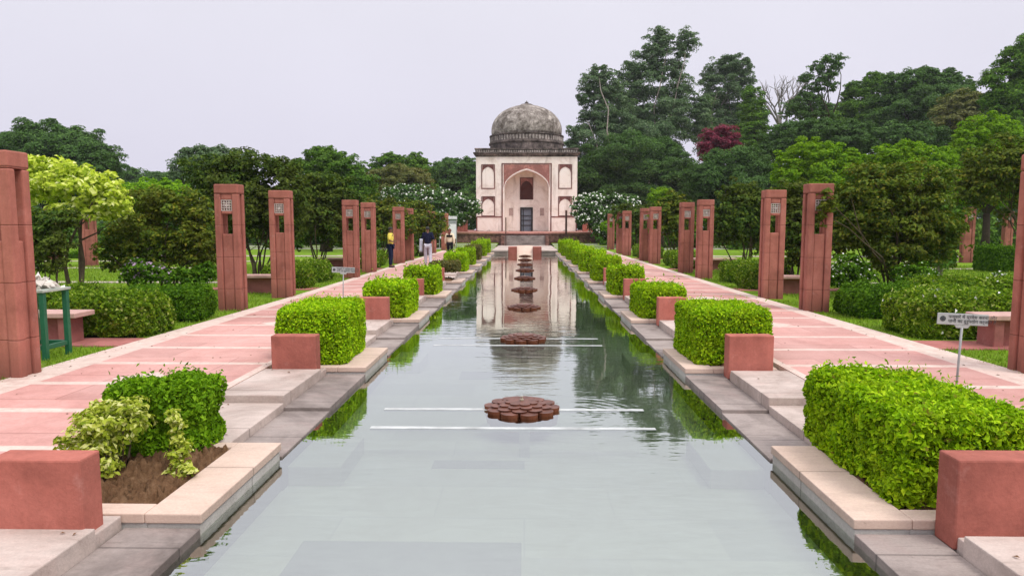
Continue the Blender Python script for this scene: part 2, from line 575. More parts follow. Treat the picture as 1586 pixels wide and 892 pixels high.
def hedge_points(hx, hy, h, n, r, p=7.0, wob=.03, seed=1, thick=.1):
    """points on a rounded box hedge standing on z=0, half sizes hx, hy, height h"""
    a = np.array([4 * hx * hy, 4 * hx * h, 4 * hy * h])
    pick = r.choice(3, size=n, p=a / a.sum())
    u, w = r.uniform(-1, 1, n), r.uniform(-1, 1, n)
    sgn = r.choice([-1, 1], n)
    d = np.empty((n, 3))
    nn = np.zeros((n, 3))
    for ax in range(3):
        m = pick == ax
        o = {0: (0, 1, 2), 1: (0, 2, 1), 2: (1, 2, 0)}[ax]
        d[m, o[0]] = u[m]; d[m, o[1]] = w[m]
        d[m, o[2]] = 1 if ax == 0 else sgn[m]
    # superellipsoid rounding
    k = (np.abs(d) ** p).sum(axis=1, keepdims=True) ** (1 / p)
    d = d / k
    nn = np.sign(d) * np.abs(d) ** (p - 1)
    pos = d * np.array([hx, hy, h / 2]) + np.array([0, 0, h / 2])
    nn /= (np.linalg.norm(nn / np.array([hx, hy, h / 2]), axis=1, keepdims=True))
    nn = nn / np.array([hx, hy, h / 2])
    w_ = smooth_noise(pos, seed, 5.0) * wob + smooth_noise(pos, seed + 3, 14.0) * wob * .7
    pos = pos + nn * (w_ - r.exponential(thick * .35, n).clip(0, thick) + thick * .2)[:, None]
    return pos, nn


def hedge(name, loc, size, h, mat, label, group, n=12000, lsz=.055, seed=1, p=7., wob=.02, sparse=None, flowers=0, cat='hedge', rz=0, thick=.1):
    r = np.random.default_rng(seed)
    hx, hy = size[0] / 2, size[1] / 2
    pos, nn = hedge_points(hx, hy, h, n, r, p, wob, seed, thick)
    nrm = nn * .7 + r.normal(size=(n, 3)) * .6 + np.array([0, 0, .18])
    pos[:, 2] = np.maximum(pos[:, 2], .01)
    v, f = leaves(pos, nrm, lsz, lsz * .55, r)
    ch = [(v, f, 0)]
    # shoots standing out of the clipped top
    m = n // 14
    top = pos[:, 2] > h * .93
    if top.sum() > 10:
        c = pos[top][r.integers(0, top.sum(), m)] + np.stack([r.normal(0, .01, m), r.normal(0, .01, m), r.exponential(lsz * .45, m)], 1)
        v2, f2 = leaves(c, r.normal(size=(m, 3)) + np.array([0, -.3, .2]), lsz * .9, lsz * .4, r)
        ch.append((v2, f2, 0))
    mats = [mat, M['core']]
    if flowers:
        c = pos[r.integers(0, n, flowers)] + nn[:flowers] * 0 + r.normal(0, .015, (flowers, 3)) + np.array([0, 0, .01])
        v3, f3 = leaves(c, r.normal(size=(flowers, 3)) * .6 + np.array([0, -.5, .8]), lsz * .9, lsz * .8, r)
        ch.append((v3, f3, 2))
        mats.append(L['white_flower'])
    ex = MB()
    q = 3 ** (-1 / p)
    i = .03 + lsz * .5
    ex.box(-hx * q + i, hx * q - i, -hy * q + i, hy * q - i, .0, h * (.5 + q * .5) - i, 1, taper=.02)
    o = np_mesh(name, ch, mats, None, ex)
    o.location = loc
    o.rotation_euler = (0, 0, rz)
    return tag(o, label, cat, group)


def crown_chunks(lobes, lsz, cov, r, clump=.22, up=.5, width=.55, shell=(.55, 1.0), rough=.18):
    """lobes: (x,y,z,rx,ry,rz). leaf clumps over each lobe: tufts with lit tops and gaps between them"""
    C, Nn = [], []
    for (x, y, z, rx, ry, rz) in lobes:
        surf = 4 * math.pi * ((((rx * ry) ** 1.6 + (rx * rz) ** 1.6 + (ry * rz) ** 1.6) / 3) ** (1 / 1.6))
        n = int(cov * surf / (lsz * lsz * width * .5))
        rc = clump * (rx * ry * rz) ** (1 / 3)
        nc = max(8, int(1.15 * surf / (rc * rc * 3.14)))
        d = r.normal(size=(nc, 3)); d /= np.linalg.norm(d, axis=1, keepdims=True)
        rad = (r.uniform(shell[0] ** 3, shell[1] ** 3, nc) ** (1 / 3))[:, None]
        rad = rad * (1 + rough * r.normal(size=(nc, 1)) * .6)
        cc = d * rad
        k = r.integers(0, nc, n)
        o = r.normal(size=(n, 3)); o /= np.linalg.norm(o, axis=1, keepdims=True)
        o[:, 2] = np.where(r.uniform(size=n) < .65, np.abs(o[:, 2]), o[:, 2])
        rr = (r.uniform(.25, 1, n) ** .5)[:, None] * rc * r.uniform(.7, 1.3, (nc, 1))[k]
        pos = cc[k] * np.array([rx, ry, rz]) + o * rr * np.array([1.15, 1.15, .8])
        nr = o * .7 + d[k] * .5 + np.array([0, 0, up]) + r.normal(size=(n, 3)) * .45
        C.append(pos + np.array([x, y, z])); Nn.append(nr)
    return np.concatenate(C), np.concatenate(Nn)


def limbs(mb, base, tips, r0, r, wig=.12, n=6, split=.45):
    b = Vector(base)
    for t in tips:
        t = Vector(t)
        pts, rad = [], []
        K = 7
        d = t - b
        side = Vector((r.normal() * wig, r.normal() * wig, 0)) * d.length
        for i in range(K):
            s = i / (K - 1)
            p = b + Vector((d.x * s ** 1.35, d.y * s ** 1.35, d.z * s)) + side * math.sin(s * math.pi) + Vector((r.normal(), r.normal(), 0)) * d.length * .012 * (i > 0)
            pts.append(p); rad.append(r0 * (1 - .82 * s))
        mb.tube(pts, rad, n)
        # a side branch
        if split:
            j = 3 + int(r.integers(0, 2))
            q = pts[j] + Vector((r.normal() * .22, r.normal() * .22, .25)) * d.length * split * 2
            mb.tube([pts[j], (pts[j] + q) / 2 + Vector((0, 0, -.02)) * d.length, q], [rad[j] * .7, rad[j] * .45, rad[j] * .15], max(4, n - 1))


def tree(name, base, lobes, leaf, label, cat='tree', group=None, lsz=.3, cov=2.0, seed=1, bark='bark', r0=.25, stems=1, clump=.22, flowers=None, width=.55, rough=.18, shell=(.55, 1.0), fork=None, up=.5, tipz=.15, split=.45):
    """lobes in world coordinates; base in world coordinates"""
    r = np.random.default_rng(seed)
    bx, by, bz = base
    lo = [(x - bx, y - by, z - bz, a, b, c) for (x, y, z, a, b, c) in lobes]
    root = empty(name, base, 0, label, cat, group)
    pos, nr = crown_chunks(lo, lsz, cov, r, clump, up, width, shell, rough)
    keep = pos[:, 2] > .05
    pos, nr = pos[keep], nr[keep]
    v, f = leaves(pos, nr, lsz, lsz * width, r)
    ch = [(v, f, 0)]
    mats = [L[leaf]]
    if flowers:
        fm, cnt, fs = flowers
        k = r.integers(0, len(pos), cnt)
        pf = pos[k] + nr[k] / np.linalg.norm(nr[k], axis=1, keepdims=True) * fs * .6
        for _ in range(2):
            v2, f2 = leaves(pf, r.normal(size=(cnt, 3)) * .5 + np.array([0, -.7, .6]), fs, fs * .9, r)
            ch.append((v2, f2, 1))
        mats.append(L[fm])
    np_mesh('crown', ch, mats, root)
    mb = MB()
    if stems == 1:
        zf = fork if fork is not None else max(.3, min(l[2] - l[5] for l in lo) * .8 + .2)
        mb.tube([(0, 0, -.1), (r0 * .2, 0, zf * .5), (0, 0, zf)], [r0 * 1.35, r0 * .95, r0 * .85], 9)
        limbs(mb, (0, 0, zf), [(x, y, z + c * tipz) for (x, y, z, a, b, c) in lo[:9]], r0 * .62, r, split=split)
    else:
        for i in range(stems):
            l = lo[i % len(lo)]
            a = 6.28 * i / stems + r.uniform(-.3, .3)
            tip = (l[0] + math.cos(a) * l[3] * .6, l[1] + math.sin(a) * l[4] * .6, l[2] + l[5] * r.uniform(-.1, .5))
            limbs(mb, (math.cos(a) * .12, math.sin(a) * .12, -.05), [tip], r0, r, .07, 6, .35)
    mb.build('trunk', M[bark], root, smooth=True)
    return root


def lobes_px(Y, items, dmul=1.0, seed=0):
    """items: (u, v, ru, rv[, dY]) measured on the photo for things standing Y metres away -> ellipsoids with real depth"""
    r = random.Random(seed)
    out = []
    for it in items:
        u, v, ru, rv = it[:4]
        y = Y + (it[4] if len(it) > 4 else 0)
        x, z = at(u, v, y)
        s = y / F
        out.append((x, y, z, ru * s, max(ru, rv) * s * .85 * dmul, rv * s))
    return out


# ------------------------------------------------------------------ sky, sun
world = bpy.data.worlds.new('World')
scene.world = world
world.use_nodes = True
wt = world.node_tree
wt.nodes.clear()
SUN_EL, SUN_AZ = 56, 132     # azimuth clockwise from +Y
wo = wt.nodes.new('ShaderNodeOutputWorld')
bg = wt.nodes.new('ShaderNodeBackground')
sk = wt.nodes.new('ShaderNodeTexSky')
sk.sky_type = 'NISHITA'
sk.sun_disc = False
sk.sun_elevation = R(SUN_EL)
sk.sun_rotation = R(SUN_AZ)
sk.air_density = 1.5
sk.dust_density = 6.0
hs = wt.nodes.new('ShaderNodeHueSaturation')
hs.inputs['Saturation'].default_value = .12
tc = wt.nodes.new('ShaderNodeTexCoord')
sep = wt.nodes.new('ShaderNodeSeparateXYZ')
rp = wt.nodes.new('ShaderNodeValToRGB')
rp.color_ramp.elements[0].position = .0
rp.color_ramp.elements[0].color = (.80, .775, .93, 1)
rp.color_ramp.elements[1].position = 1.0
rp.color_ramp.elements[1].color = (1.0, .99, 1.03, 1)
e = rp.color_ramp.elements.new(.3)
e.color = (.84, .825, .93, 1)
gain = wt.nodes.new('ShaderNodeVectorMath')
gain.operation = 'SCALE'
gn = wt.nodes.new('ShaderNodeMapRange')
gn.inputs['From Min'].default_value = .3
gn.inputs['From Max'].default_value = 1.0
gn.inputs['To Min'].default_value = 10.0
gn.inputs['To Max'].default_value = 21.0
cl = wt.nodes.new('ShaderNodeTexNoise')
cl.inputs['Scale'].default_value = 1.6
cl.inputs['Detail'].default_value = 5
clr = wt.nodes.new('ShaderNodeMapRange')
clr.inputs['From Min'].default_value = .3
clr.inputs['From Max'].default_value = .7
clr.inputs['To Min'].default_value = .95
clr.inputs['To Max'].default_value = 1.04
mul = wt.nodes.new('ShaderNodeMath')
mul.operation = 'MULTIPLY'
mx = wt.nodes.new('ShaderNodeMix')
mx.data_type = 'RGBA'
mx.inputs[0].default_value = .85
wl = wt.links.new
wl(sk.outputs[0], hs.inputs['Color'])
wl(tc.outputs['Generated'], sep.inputs[0])
wl(tc.outputs['Generated'], cl.inputs['Vector'])
wl(sep.outputs[2], rp.inputs[0])
wl(sep.outputs[2], gn.inputs['Value'])
wl(cl.outputs[0], clr.inputs['Value'])
wl(gn.outputs[0], mul.inputs[0])
wl(clr.outputs[0], mul.inputs[1])
wl(rp.outputs[0], gain.inputs[0])
wl(mul.outputs[0], gain.inputs['Scale'])
wl(hs.outputs[0], mx.inputs[6])
wl(gain.outputs[0], mx.inputs[7])
wl(mx.outputs[2], bg.inputs[0])
bg.inputs[1].default_value = .10
wl(bg.outputs[0], wo.inputs[0])
sl = bpy.data.lights.new('sun', 'SUN')
sl.energy = 1.8
sl.angle = R(18)
sl.color = (1.0, .955, .89)
so = bpy.data.objects.new('sun', sl)
COL.objects.link(so)
sd = Vector((math.sin(R(SUN_AZ)) * math.cos(R(SUN_EL)), math.cos(R(SUN_AZ)) * math.cos(R(SUN_EL)), math.sin(R(SUN_EL))))
so.rotation_euler = sd.to_track_quat('Z', 'Y').to_euler()
so.location = sd * 60
vs_ = scene.view_settings
scene.display_settings.display_device = 'sRGB'
vs_.view_transform = 'Standard'
vs_.look = 'None'
vs_.exposure = .07
vs_.gamma = 1

# ------------------------------------------------------------------ setting
P = 4.4
Y0, Y1 = -5.0, 45.6
WZ = -.182
XW, XS, XP, XO = 2.03, 2.5, 3.2, 5.85

g = MB()
GZ = -.03
g.add([(-136, -8, GZ), (136, -8, GZ), (136, 136, GZ), (-136, 136, GZ),
       (-5.7, Y0, GZ), (5.7, Y0, GZ), (5.7, Y1 + .4, GZ), (-5.7, Y1 + .4, GZ)],
      [(0, 1, 5, 4), (1, 2, 6, 5), (2, 3, 7, 6), (3, 0, 4, 7)])
tag(g.build('ground', M['lawn']), kind='structure')

g = MB()
g.box(-XW - .4, XW + .4, Y0, Y1 + .3, -.75, -.46)
tag(g.build('canal_bed', M['bed']), kind='structure')
g = MB()
for (xa, xb, ya, yb) in ((-1.55, -.02, 3.75, 4.55), (-.85, .0, 6.0, 6.2), (-.95, -.1, 9.6, 10.1), (.35, 1.3, 14.2, 14.9)):
    g.box(xa, xb, ya, yb, -.47, -.452)
tag(g.build('bed_slabs', plain('dark_bed_slab', (.25, .28, .26), .9, .3, 3)), kind='structure')
g = MB()
NX, NY = 20, 120
g.add([(-XW + .0, Y0, WZ), (XW, Y0, WZ), (XW, Y1, WZ), (-XW, Y1, WZ)], [(0, 1, 2, 3)])
tag(g.build('water', M['water']), kind='structure')

for s in (-1, 1):
    g = MB()
    out = [(Y0, 6.02), (8.2, 5.95), (14.0, 5.80), (17.0, 5.75), (Y1 + 1.6, 5.75)]
    vs = [(s * XP, Y0, 0), (s * XP, Y1 + 1.6, 0)] + [(s * x, y, 0) for y, x in reversed(out)]
    n_ = len(vs)
    fs = [tuple(range(n_)) if s < 0 else tuple(range(n_ - 1, -1, -1))]
    vs += [(x, y, -.3) for x, y, z in vs]
    for i in range(n_):
        q = (i, i + n_, (i + 1) % n_ + n_, (i + 1) % n_)
        fs.append(q if s < 0 else q[::-1])
    g.add(vs, fs)
    tag(g.build('path', M['path']), kind='structure')
    st, wet = MB(), MB()
    sub = MB()
    for k in range(-2, 10):
        o = k * P
        ya, yb, yc = 5.46 + o, 6.86 + o, 8.16 + o
        if yb > Y1: continue
        a, b = sorted((s * XS, s * (XP - .003)))
        st.box(a, b, yb, yc, -.42, -.006)           # upper landing in front of the block
        st.box(a, b, ya, yb - .002, -.42, -.085)    # a little lower
        # fill behind and under the blocks
        a2, b2 = sorted((s * (XS + .02), s * (XP - .003)))
        st.box(a2, b2, yc + .002, min(yc + .285, Y1), -.42, -.055)
        a, b = sorted((s * (XW - .01), s * (XS - .002)))
        wet.box(a, b, yb - .02, min(yc + .275, Y1), -.5, -.128)
        wet.box(a, b, ya, yb - .022, -.5, -.163)
        a, b = sorted((s * 1.56, s * (XW - .012)))
        sub.box(a, b, ya + .1, ya + .95, -.5, -.29)
    tag(st.build('canal_steps', M['slab'], bevel=.008), kind='structure')
    tag(wet.build('canal_ledge', M['wet_slab'], bevel=.006), kind='structure')
    tag(sub.build('submerged_ledge', M['bed'], bevel=.01), kind='structure')
# weir lips whose bright sky reflection is put into the white colour, a pair at every fountain
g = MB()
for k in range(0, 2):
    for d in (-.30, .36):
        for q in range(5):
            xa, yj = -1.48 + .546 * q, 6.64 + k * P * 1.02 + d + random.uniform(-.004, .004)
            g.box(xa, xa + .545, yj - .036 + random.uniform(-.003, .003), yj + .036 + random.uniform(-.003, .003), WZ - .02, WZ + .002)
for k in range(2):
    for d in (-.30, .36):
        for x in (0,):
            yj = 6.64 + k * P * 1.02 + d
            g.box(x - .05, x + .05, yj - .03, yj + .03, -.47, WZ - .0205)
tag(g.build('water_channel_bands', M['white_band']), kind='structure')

# side lawns: pale paved strips and cross paths
g = MB()
for s in (-1, 1):
    for k in range(0, 5):
        y = 13.25 + 8.75 * k
        a, b = sorted((s * 6.75, s * 11))
        g.box(a, b, y, y + .16, -.06, .0)
    for (y, w, xa, xb) in ((20.6, .45, 9, 40), (27.6, .5, 12, 46), (38.5, .9, 9, 60), (33, .35, 13, 50)):
        a, b = sorted((s * xa, s * xb))
        g.box(a, b, y, y + w, -.06, -.004)
tag(g.build('paved_strips', M['slab']), kind='structure')
g = MB()
for s in (-1, 1):
    for k in range(0, 4):
        a, b = sorted((s * (XO + .012), s * 9.2))
        g.box(a, b, 9.72 + 8.75 * k, 10.42 + 8.75 * k, -.06, -.012)
tag(g.build('side_paving', M['bench']), kind='structure')

ORD = ['nearest', 'second', 'third', 'fourth', 'fifth', 'sixth', 'seventh', 'eighth', 'ninth', 'tenth', 'eleventh']


def nth(i): return ORD[i]


SIDE = {1: 'right', -1: 'left'}
def pos_words(i, n):
    if i == 0: return 'nearest the viewer'
    return f'{ORD[i]} from the viewer'

# ------------------------------------------------------------------ planters and blocks
pl_cache = {}
for s in (-1, 1):
    for k in range(-1, 10):
        o = k * P
        y0, y1 = 4.05 + o, 5.455 + o
        if y1 > Y1: continue
        root = empty('planter_bed', (s * 2.6, y0, -.13), 0)
        what = f'{pos_words(k, 9)} on the {SIDE[s]} bank' if k >= 0 else None
        if k == 0 and s < 0: lab = 'low stone planter bed with bare soil showing, nearest on the left bank'
        elif k == 0: lab = 'low stone planter bed under the largest clipped hedge, nearest on the right bank'
        elif k > 0: lab = f'low stone planter bed, {what} of the canal'
        else: lab = f'low stone planter bed behind the viewer on the {SIDE[s]} bank'
        if k < 0:
            # wholly outside the picture: left out
            bpy.data.objects.remove(root)
            continue
        tag(root, lab, 'planter', 'planter beds along the canal')
        if s not in pl_cache:
            kb, ks, sl_ = MB(), MB(), MB()
            D = y1 - y0
            X0, X1, XI = 2.02 - 2.6, 3.18 - 2.6, 2.38 - 2.6
            def bx(m, a, b, *r_):
                a, b = sorted((s * a, s * b)); m.box(a, b, *r_)
            bx(ks, X0 + .012, XI - .01, .012, D - .012, -.4, .018)
            bx(ks, XI - .01, X1, .012, .15, -.4, .018)
            bx(ks, XI - .01, X1, D - .12, D - .012, -.4, .018)
            bx(kb, X0, XI, 0, D, .02, .085)
            bx(kb, XI + .002, X1, 0, .16, .02, .085)
            bx(kb, XI + .002, X1, D - .12, D, .02, .085)
            # lumpy soil
            n = 40
            vs, fs = [], []
            rr = np.random.default_rng(5)
            for i in range(n + 1):
                for j in range(n + 1):
                    x = XI - .01 + (X1 - XI + .01) * i / n
                    y = .15 + (D - .26) * j / n
                    e_ = min(i, j, n - i, n - j) / n
                    z = .058 + min(.05, e_ * .25) + .026 * rr.normal() * (e_ > 0.02) + .02 * math.sin(x * 11 + y * 7)*(e_>0.02)
                    vs.append((s * x, y, z))
            for i in range(n):
                for j in range(n):
                    q = (i * (n + 1) + j, (i + 1) * (n + 1) + j, (i + 1) * (n + 1) + j + 1, i * (n + 1) + j + 1)
                    fs.append(q if s > 0 else q[::-1])
            sl_.add(vs, fs)
            k1 = kb.build('kerb', M['kerb'], root, bevel=.008)
            k2 = ks.build('kerb_base', M['kerb_base'], root, bevel=.006)
            k3 = sl_.build('soil', M['soil'], root, smooth=True)
            pl_cache[s] = (k1, k2, k3)
        else:
            for ch in pl_cache[s]:
                c = ch.copy(); COL.objects.link(c); c.parent = root

bl = None
for s in (-1, 1):
    for k in range(0, 10):
        yb = (3.74 if s < 0 else 3.84) + k * P
        if k == 0:
            lab = 'pink plastered block with a chipped top edge beside the bare planter soil' if s < 0 else 'pink plastered block at the lower right corner in front of the largest hedge'
        else:
            lab = f'pink plastered low block at a planter end, {nth(k)} from the viewer on the {SIDE[s]} bank'
        if bl is None:
            m = MB()
            m.box(-.275, .275, 0, .19, -.13, .41)
            bl = m.build('low_block', M['block'], bevel=.012)
            ob = bl
        else:
            ob = bl.copy(); COL.objects.link(ob)
        ob.location = (s * ((XS if s > 0 else XS + .06) + .272), yb, -.004)
        tag(ob, lab, 'low wall', 'pink blocks ending the planters')

# ------------------------------------------------------------------ canal hedges
GH = 'clipped hedges along the canal'
ZS = -.06
# the near ones are each grown on their own
hedge('clipped_hedge', (2.855, 4.97, ZS), (.90, 1.48), .57, L['hedge'], 'large lush lime green clipped hedge beside the nearest right bank block', GH, 42000, .047, 11, 13, .022, thick=.17)
hedge('clipped_hedge', (2.69, 9.32, ZS), (.95, 1.3), .70, L['hedge'], 'neat square bright hedge behind the second block on the right bank', GH, 32000, .042, 12, 14, .016, thick=.13)
hedge('clipped_hedge', (-2.77, 9.22, ZS), (.86, 1.25), .72, L['hedge'], 'square bright hedge behind the second block on the left bank', GH, 32000, .042, 13, 14, .018, thick=.13)
hedge('clipped_hedge', (-2.95, 5.36, ZS), (.80, .52), .53, L['hedge_mid'], 'dark green shaggy hedge at the back of the bare planter soil', GH, 15000, .046, 14, 8, .04)
# yellow shrub and sprig in the nearest left planter
def bush(name, loc, lobes, leaf, label, cat, group=None, lsz=.06, cov=2.2, seed=3, flowers=None, stems=6, r0=.012, clump=.3, core=0, **kw):
    r = np.random.default_rng(seed)
    root = empty(name, loc, 0, label, cat, group)
    pos, nr = crown_chunks(lobes, lsz, cov, r, clump, kw.get('up', .5), .55, kw.get('shell', (.5, 1)), .25)
    keep = pos[:, 2] > .01
    pos, nr = pos[keep], nr[keep]
    v, f = leaves(pos, nr, lsz, lsz * .55, r)
    ch, mats = [(v, f, 0)], [L[leaf]]
    if flowers:
        fm, cnt, fs = flowers
        k = r.integers(0, len(pos), cnt)
        pf = pos[k] + nr[k] / np.linalg.norm(nr[k], axis=1, keepdims=True) * fs * .5
        v2, f2 = leaves(pf, r.normal(size=(cnt, 3)) * .5 + np.array([0, -.6, .7]), fs, fs * .9, r)
        ch.append((v2, f2, 1)); mats.append(L[fm])
    np_mesh('foliage', ch, mats, root)
    mb = MB()
    for i in range(stems):
        l = lobes[i % len(lobes)]
        limbs(mb, (r.normal() * .03, r.normal() * .03, -.03), [(l[0] + r.normal() * l[3] * .4, l[1] + r.normal() * l[4] * .4, l[2] + l[5] * .3)], r0, r, .1, 5, .3)
    mb.build('stem', M['bark'], root, smooth=True)
    return root


bush('variegated_shrub', (-2.94, 4.76, -.05), [(-.14, 0, .36, .17, .2, .15), (.0, .08, .36, .15, .18, .14), (-.2, -.1, .24, .15, .16, .15), (-.04, -.16, .15, .10, .12, .13), (-.24, .15, .36, .12, .14, .12), (-.12, -.06, .12, .1, .1, .12)],
     'yellow_bush', 'loose yellow green variegated shrub beside the bare planter soil', 'shrub', None, .046, 1.3, 21, clump=.42)
bush('leafy_sprig', (-2.50, 4.74, -.05), [(0, 0, .12, .06, .07, .13), (-.03, .03, .30, .05, .05, .1), (.05, -.08, .05, .12, .06, .06), (-.06, .02, .42, .05, .05, .05)],
     'yellow_bush', 'thin yellow green sprig leaning over the bare soil', 'plant', None, .042, 1.5, 22, stems=3, r0=.006, clump=.5)
# farther ones: three grown hedges, then copies
protos = []
def small_hedge(k, s, lab, mat, hx, h, variant):
    y = 4.9 + k * P
    key = (mat, variant)
    for kk, oo in protos:
        if kk == key:
            ob = oo.copy(); COL.objects.link(ob)
            ob.scale = (hx / oo['w'], 1, h / oo['h'])
            break
    else:
        ob = hedge('clipped_hedge', (0, 0, 0), (hx, 1.3), h, L[mat], None, None, 9000, .075, 30 + variant, 13, .02)
        ob['w'], ob['h'] = hx, h
        protos.append((key, ob))
    ob.location = (s * (2.73 if s < 0 else 2.68), y, ZS)
    tag(ob, lab, 'hedge', GH)


right = [(2, .95, .58), (3, .9, .70), (4, .95, .74), (5, 1.05, .8), (6, 1.0, .76), (7, 1.0, .72), (8, 1.05, .8), (9, 1.0, .8)]
for i, (k, w, h) in enumerate(right):
    w *= .9
    small_hedge(k, 1, f'bright clipped hedge, {nth(k)} from the viewer on the right bank of the canal', 'hedge', w, h, i % 2)
left = [(2, 1.0, .64, 'hedge'), (3, .98, .68, 'hedge'), (5, 1.0, .68, 'hedge'), (6, .95, .72, 'hedge'), (7, .9, .72, 'hedge_brown'), (8, 1.0, .8, 'hedge'), (9, 1.0, .8, 'hedge')]
for i, (k, w, h, m) in enumerate(left):
    w *= .86
    lab = f'bright clipped hedge, {nth(k)} from the viewer on the left bank of the canal'
    if m == 'hedge_brown': lab = 'brownish thinning clipped hedge among green ones on the left bank'
    small_hedge(k, -1, lab, m, w, h, i % 2)
hedge('clipped_hedge', (-2.66, 4.9 + 4 * P, .22), (.95, 1.0), .30, L['hedge_brown'], 'low flat olive hedge with bare lower stems, in front of the person in navy', GH, 5000, .075, 51, 7, .016)
sb = MB()
sb.box(-2.9, -2.42, 22.1, 22.6, -.12, .30)

# ------------------------------------------------------------------ lotus fountains
def fountain_mesh():
    root = empty('lotus_fountain', (0, 7.02, WZ))
    stone = sandstone('dark_red_fountain_stone', (.19, .062, .03), .9, 3)
    top = plain('fountain_top_stone', (.17, .075, .055), .45, .6, 12)
    tiers = [(.40, .0, .036, 10, .12), (.335, .028, .055, 10, .62), (.265, .046, .073, 10, .12), (.185, .063, .090, 8, .62)]
    for (rad, z0, z1, n, ph) in tiers:
        m = MB()
        vs_b = []
        K = 10
        for i in range(n):
            for j in range(K):
                t = j / K
                a = 2 * math.pi * (i + t + ph) / n
                rr = rad * (.75 + .25 * math.sin(math.pi * t) ** .5)
                vs_b.append((rr * math.cos(a), rr * math.sin(a)))
        N = len(vs_b)
        vs = [(x * .93, y * .93, z0 - (.15 if z0 == 0 else .0)) for x, y in vs_b] + [(x, y, z1) for x, y in vs_b] + [(0, 0, z1 + .004)]
        fs, ms = [], []
        for i in range(N):
            i2 = (i + 1) % N
            m.add([], [])
        m.add(vs, [(i, (i + 1) % N, N + (i + 1) % N, N + i) for i in range(N)], 0)
        base = len(m.v) - len(vs)
        m.f += [(base + N + i, base + N + (i + 1) % N, base + 2 * N) for i in range(N)]
        m.m += [1] * N
        m.build('petal_tier', [stone, top], root)
    m = MB()
    m.lathe([(.022, .085), (.022, .106), (.012, .111), (.010, .126), (.014, .129), (.014, .136), (.004, .141)], 12)
    m.build('nozzle', plain('brass_nozzle', (.35, .30, .22), .35, .2), root)
    return root


f0 = fountain_mesh()
for k in range(9):
    o = f0 if k == 0 else copy_tree(f0)
    o.location = (-.03 + .006 * k, 7.02 + k * P, WZ)
    o.rotation_euler = (0, 0, .16 + .9 * k)
    lab = 'dark red stone lotus fountain closest to the viewer, showing its petal tiers' if k == 0 else f'dark red stone lotus fountain, {nth(k)} in the row down the canal'
    tag(o, lab, 'fountain', 'lotus fountains down the canal')

# ------------------------------------------------------------------ pillars
def make_pillar():
    root = empty('sandstone_pillar')
    H, W, D = 2.62, .25, .17
    m = MB()
    for sx in (-1, 1):
        for sy in (-1, 1):
            a, b = sorted((sx * W, sx * .115)); c, d = sorted((sy * D, sy * .055))
            m.box(a, b, c, d, -.1, H - .2)
    m.box(-W, W, -D, D, H - .198, H)                        # lintel
    m.box(-.113, .113, -D + .03, D - .03, -.1, 1.60)         # recessed core
    for sx in (-1, 1):
        a, b = sorted((sx * .113, sx * (W - .03)))
        m.box(a, b, -.053, .053, -.1, 1.60)
    for y in (-1, 1):                                        # stepped heads under the lintel
        c, d = sorted((y * (D - .02), y * (D - .06)))
        m.box(-.113, .113, c, d, 2.301, H - .2)
        m.box(-.113, .113, c, d, 2.01, 2.074)
    m.build('shaft', M['pillar'], root, bevel=.02)
    for y in (-1, 1):
        j = MB()
        yc = y * (D - .035)
        x0, x1, z0, z1 = -.112, .112, 2.075, 2.30
        t = .0075
        n = 5
        for i in range(n):
            x = x0 + t + (x1 - x0 - 2 * t) * i / (n - 1)
            j.box(x - t, x + t, yc - .012, yc + .012, z0, z1)
        for i in range(5):
            z = z0 + t + (z1 - z0 - 2 * t) * i / 4
            j.box(x0, x1, yc - .0145, yc + .0145, z - t, z + t)
        j.add([(0, yc - .02, 2.148), (.04, yc - .02, 2.188), (0, yc - .02, 2.228), (-.04, yc - .02, 2.188),
               (0, yc + .02, 2.148), (.04, yc + .02, 2.188), (0, yc + .02, 2.228), (-.04, yc + .02, 2.188)],
              [(0, 1, 2, 3), (7, 6, 5, 4), (1, 0, 4, 5), (2, 1, 5, 6), (3, 2, 6, 7), (0, 3, 7, 4)])
        j.build('lattice', M['jali'], root)
    return root


pil = make_pillar()
first = True
GP = 'red sandstone pillars along the paths'
prow = [7.75, 14.1, 16.6, 22.8, 25.4, 31.5, 34.1, 40.2, 42.8, 50.0]
plab = {(-1, 0): 'tallest looking red sandstone pillar at the left edge, beside the green stand',
        (1, 0): 'red sandstone pillar cut off by the right edge, in front of a bench end',
        (-1, 1): 'red sandstone pillar with lattice head, nearer of the first full pair on the left path',
        (-1, 2): 'red sandstone pillar with a clear slot, farther of the first full pair on the left path',
        (1, 1): 'red sandstone pillar with leaves over its head, nearer of the first full pair on the right path',
        (1, 2): 'red sandstone pillar with white lattice, farther of the first full pair on the right path'}
for s in (-1, 1):
    for i, y in enumerate(prow):
        if s < 0 and i == 9: y = 48.5
        if i == 0 and s > 0: y = 8.15
        if first:
            o = pil; first = False
        else:
            o = copy_tree(pil)
        o.location = ((6.17 if i == 0 else (6.0 if i < 9 else 6.3)) * s if s > 0 else -((6.05, 6.15, 5.97)[i] if i < 3 else (5.86 if i < 9 else 5.72)), y, -.03)
        o.rotation_euler = (0, 0, (0 if (i * 7 + s) % 3 else math.pi))
        lab = plab.get((s, i)) or f'red sandstone pillar, {nth(i)} in the row edging the {SIDE[s]} path'
        if i == 9: lab = f'last small red sandstone pillar at the far end of the {SIDE[s]} path'
        tag(o, lab, 'pillar', GP)
for (u, v, lab) in ((141, 412, 'lone red sandstone pillar far on the left lawn under the pale tree'), (84, 402, 'lone red sandstone pillar half hidden by shrubs behind the left edge pillar'),
                    (1496, 405, 'lone red sandstone pillar standing far out on the right lawn'), (1558, 392, 'lone red sandstone pillar beyond the tall boxy hedge on the right lawn')):
    Y = EYE * F / (v - HZ)
    x, _ = at(u, v, Y)
    o = copy_tree(pil)
    o.location = (x, Y, -.03)
    tag(o, lab, 'pillar', GP)

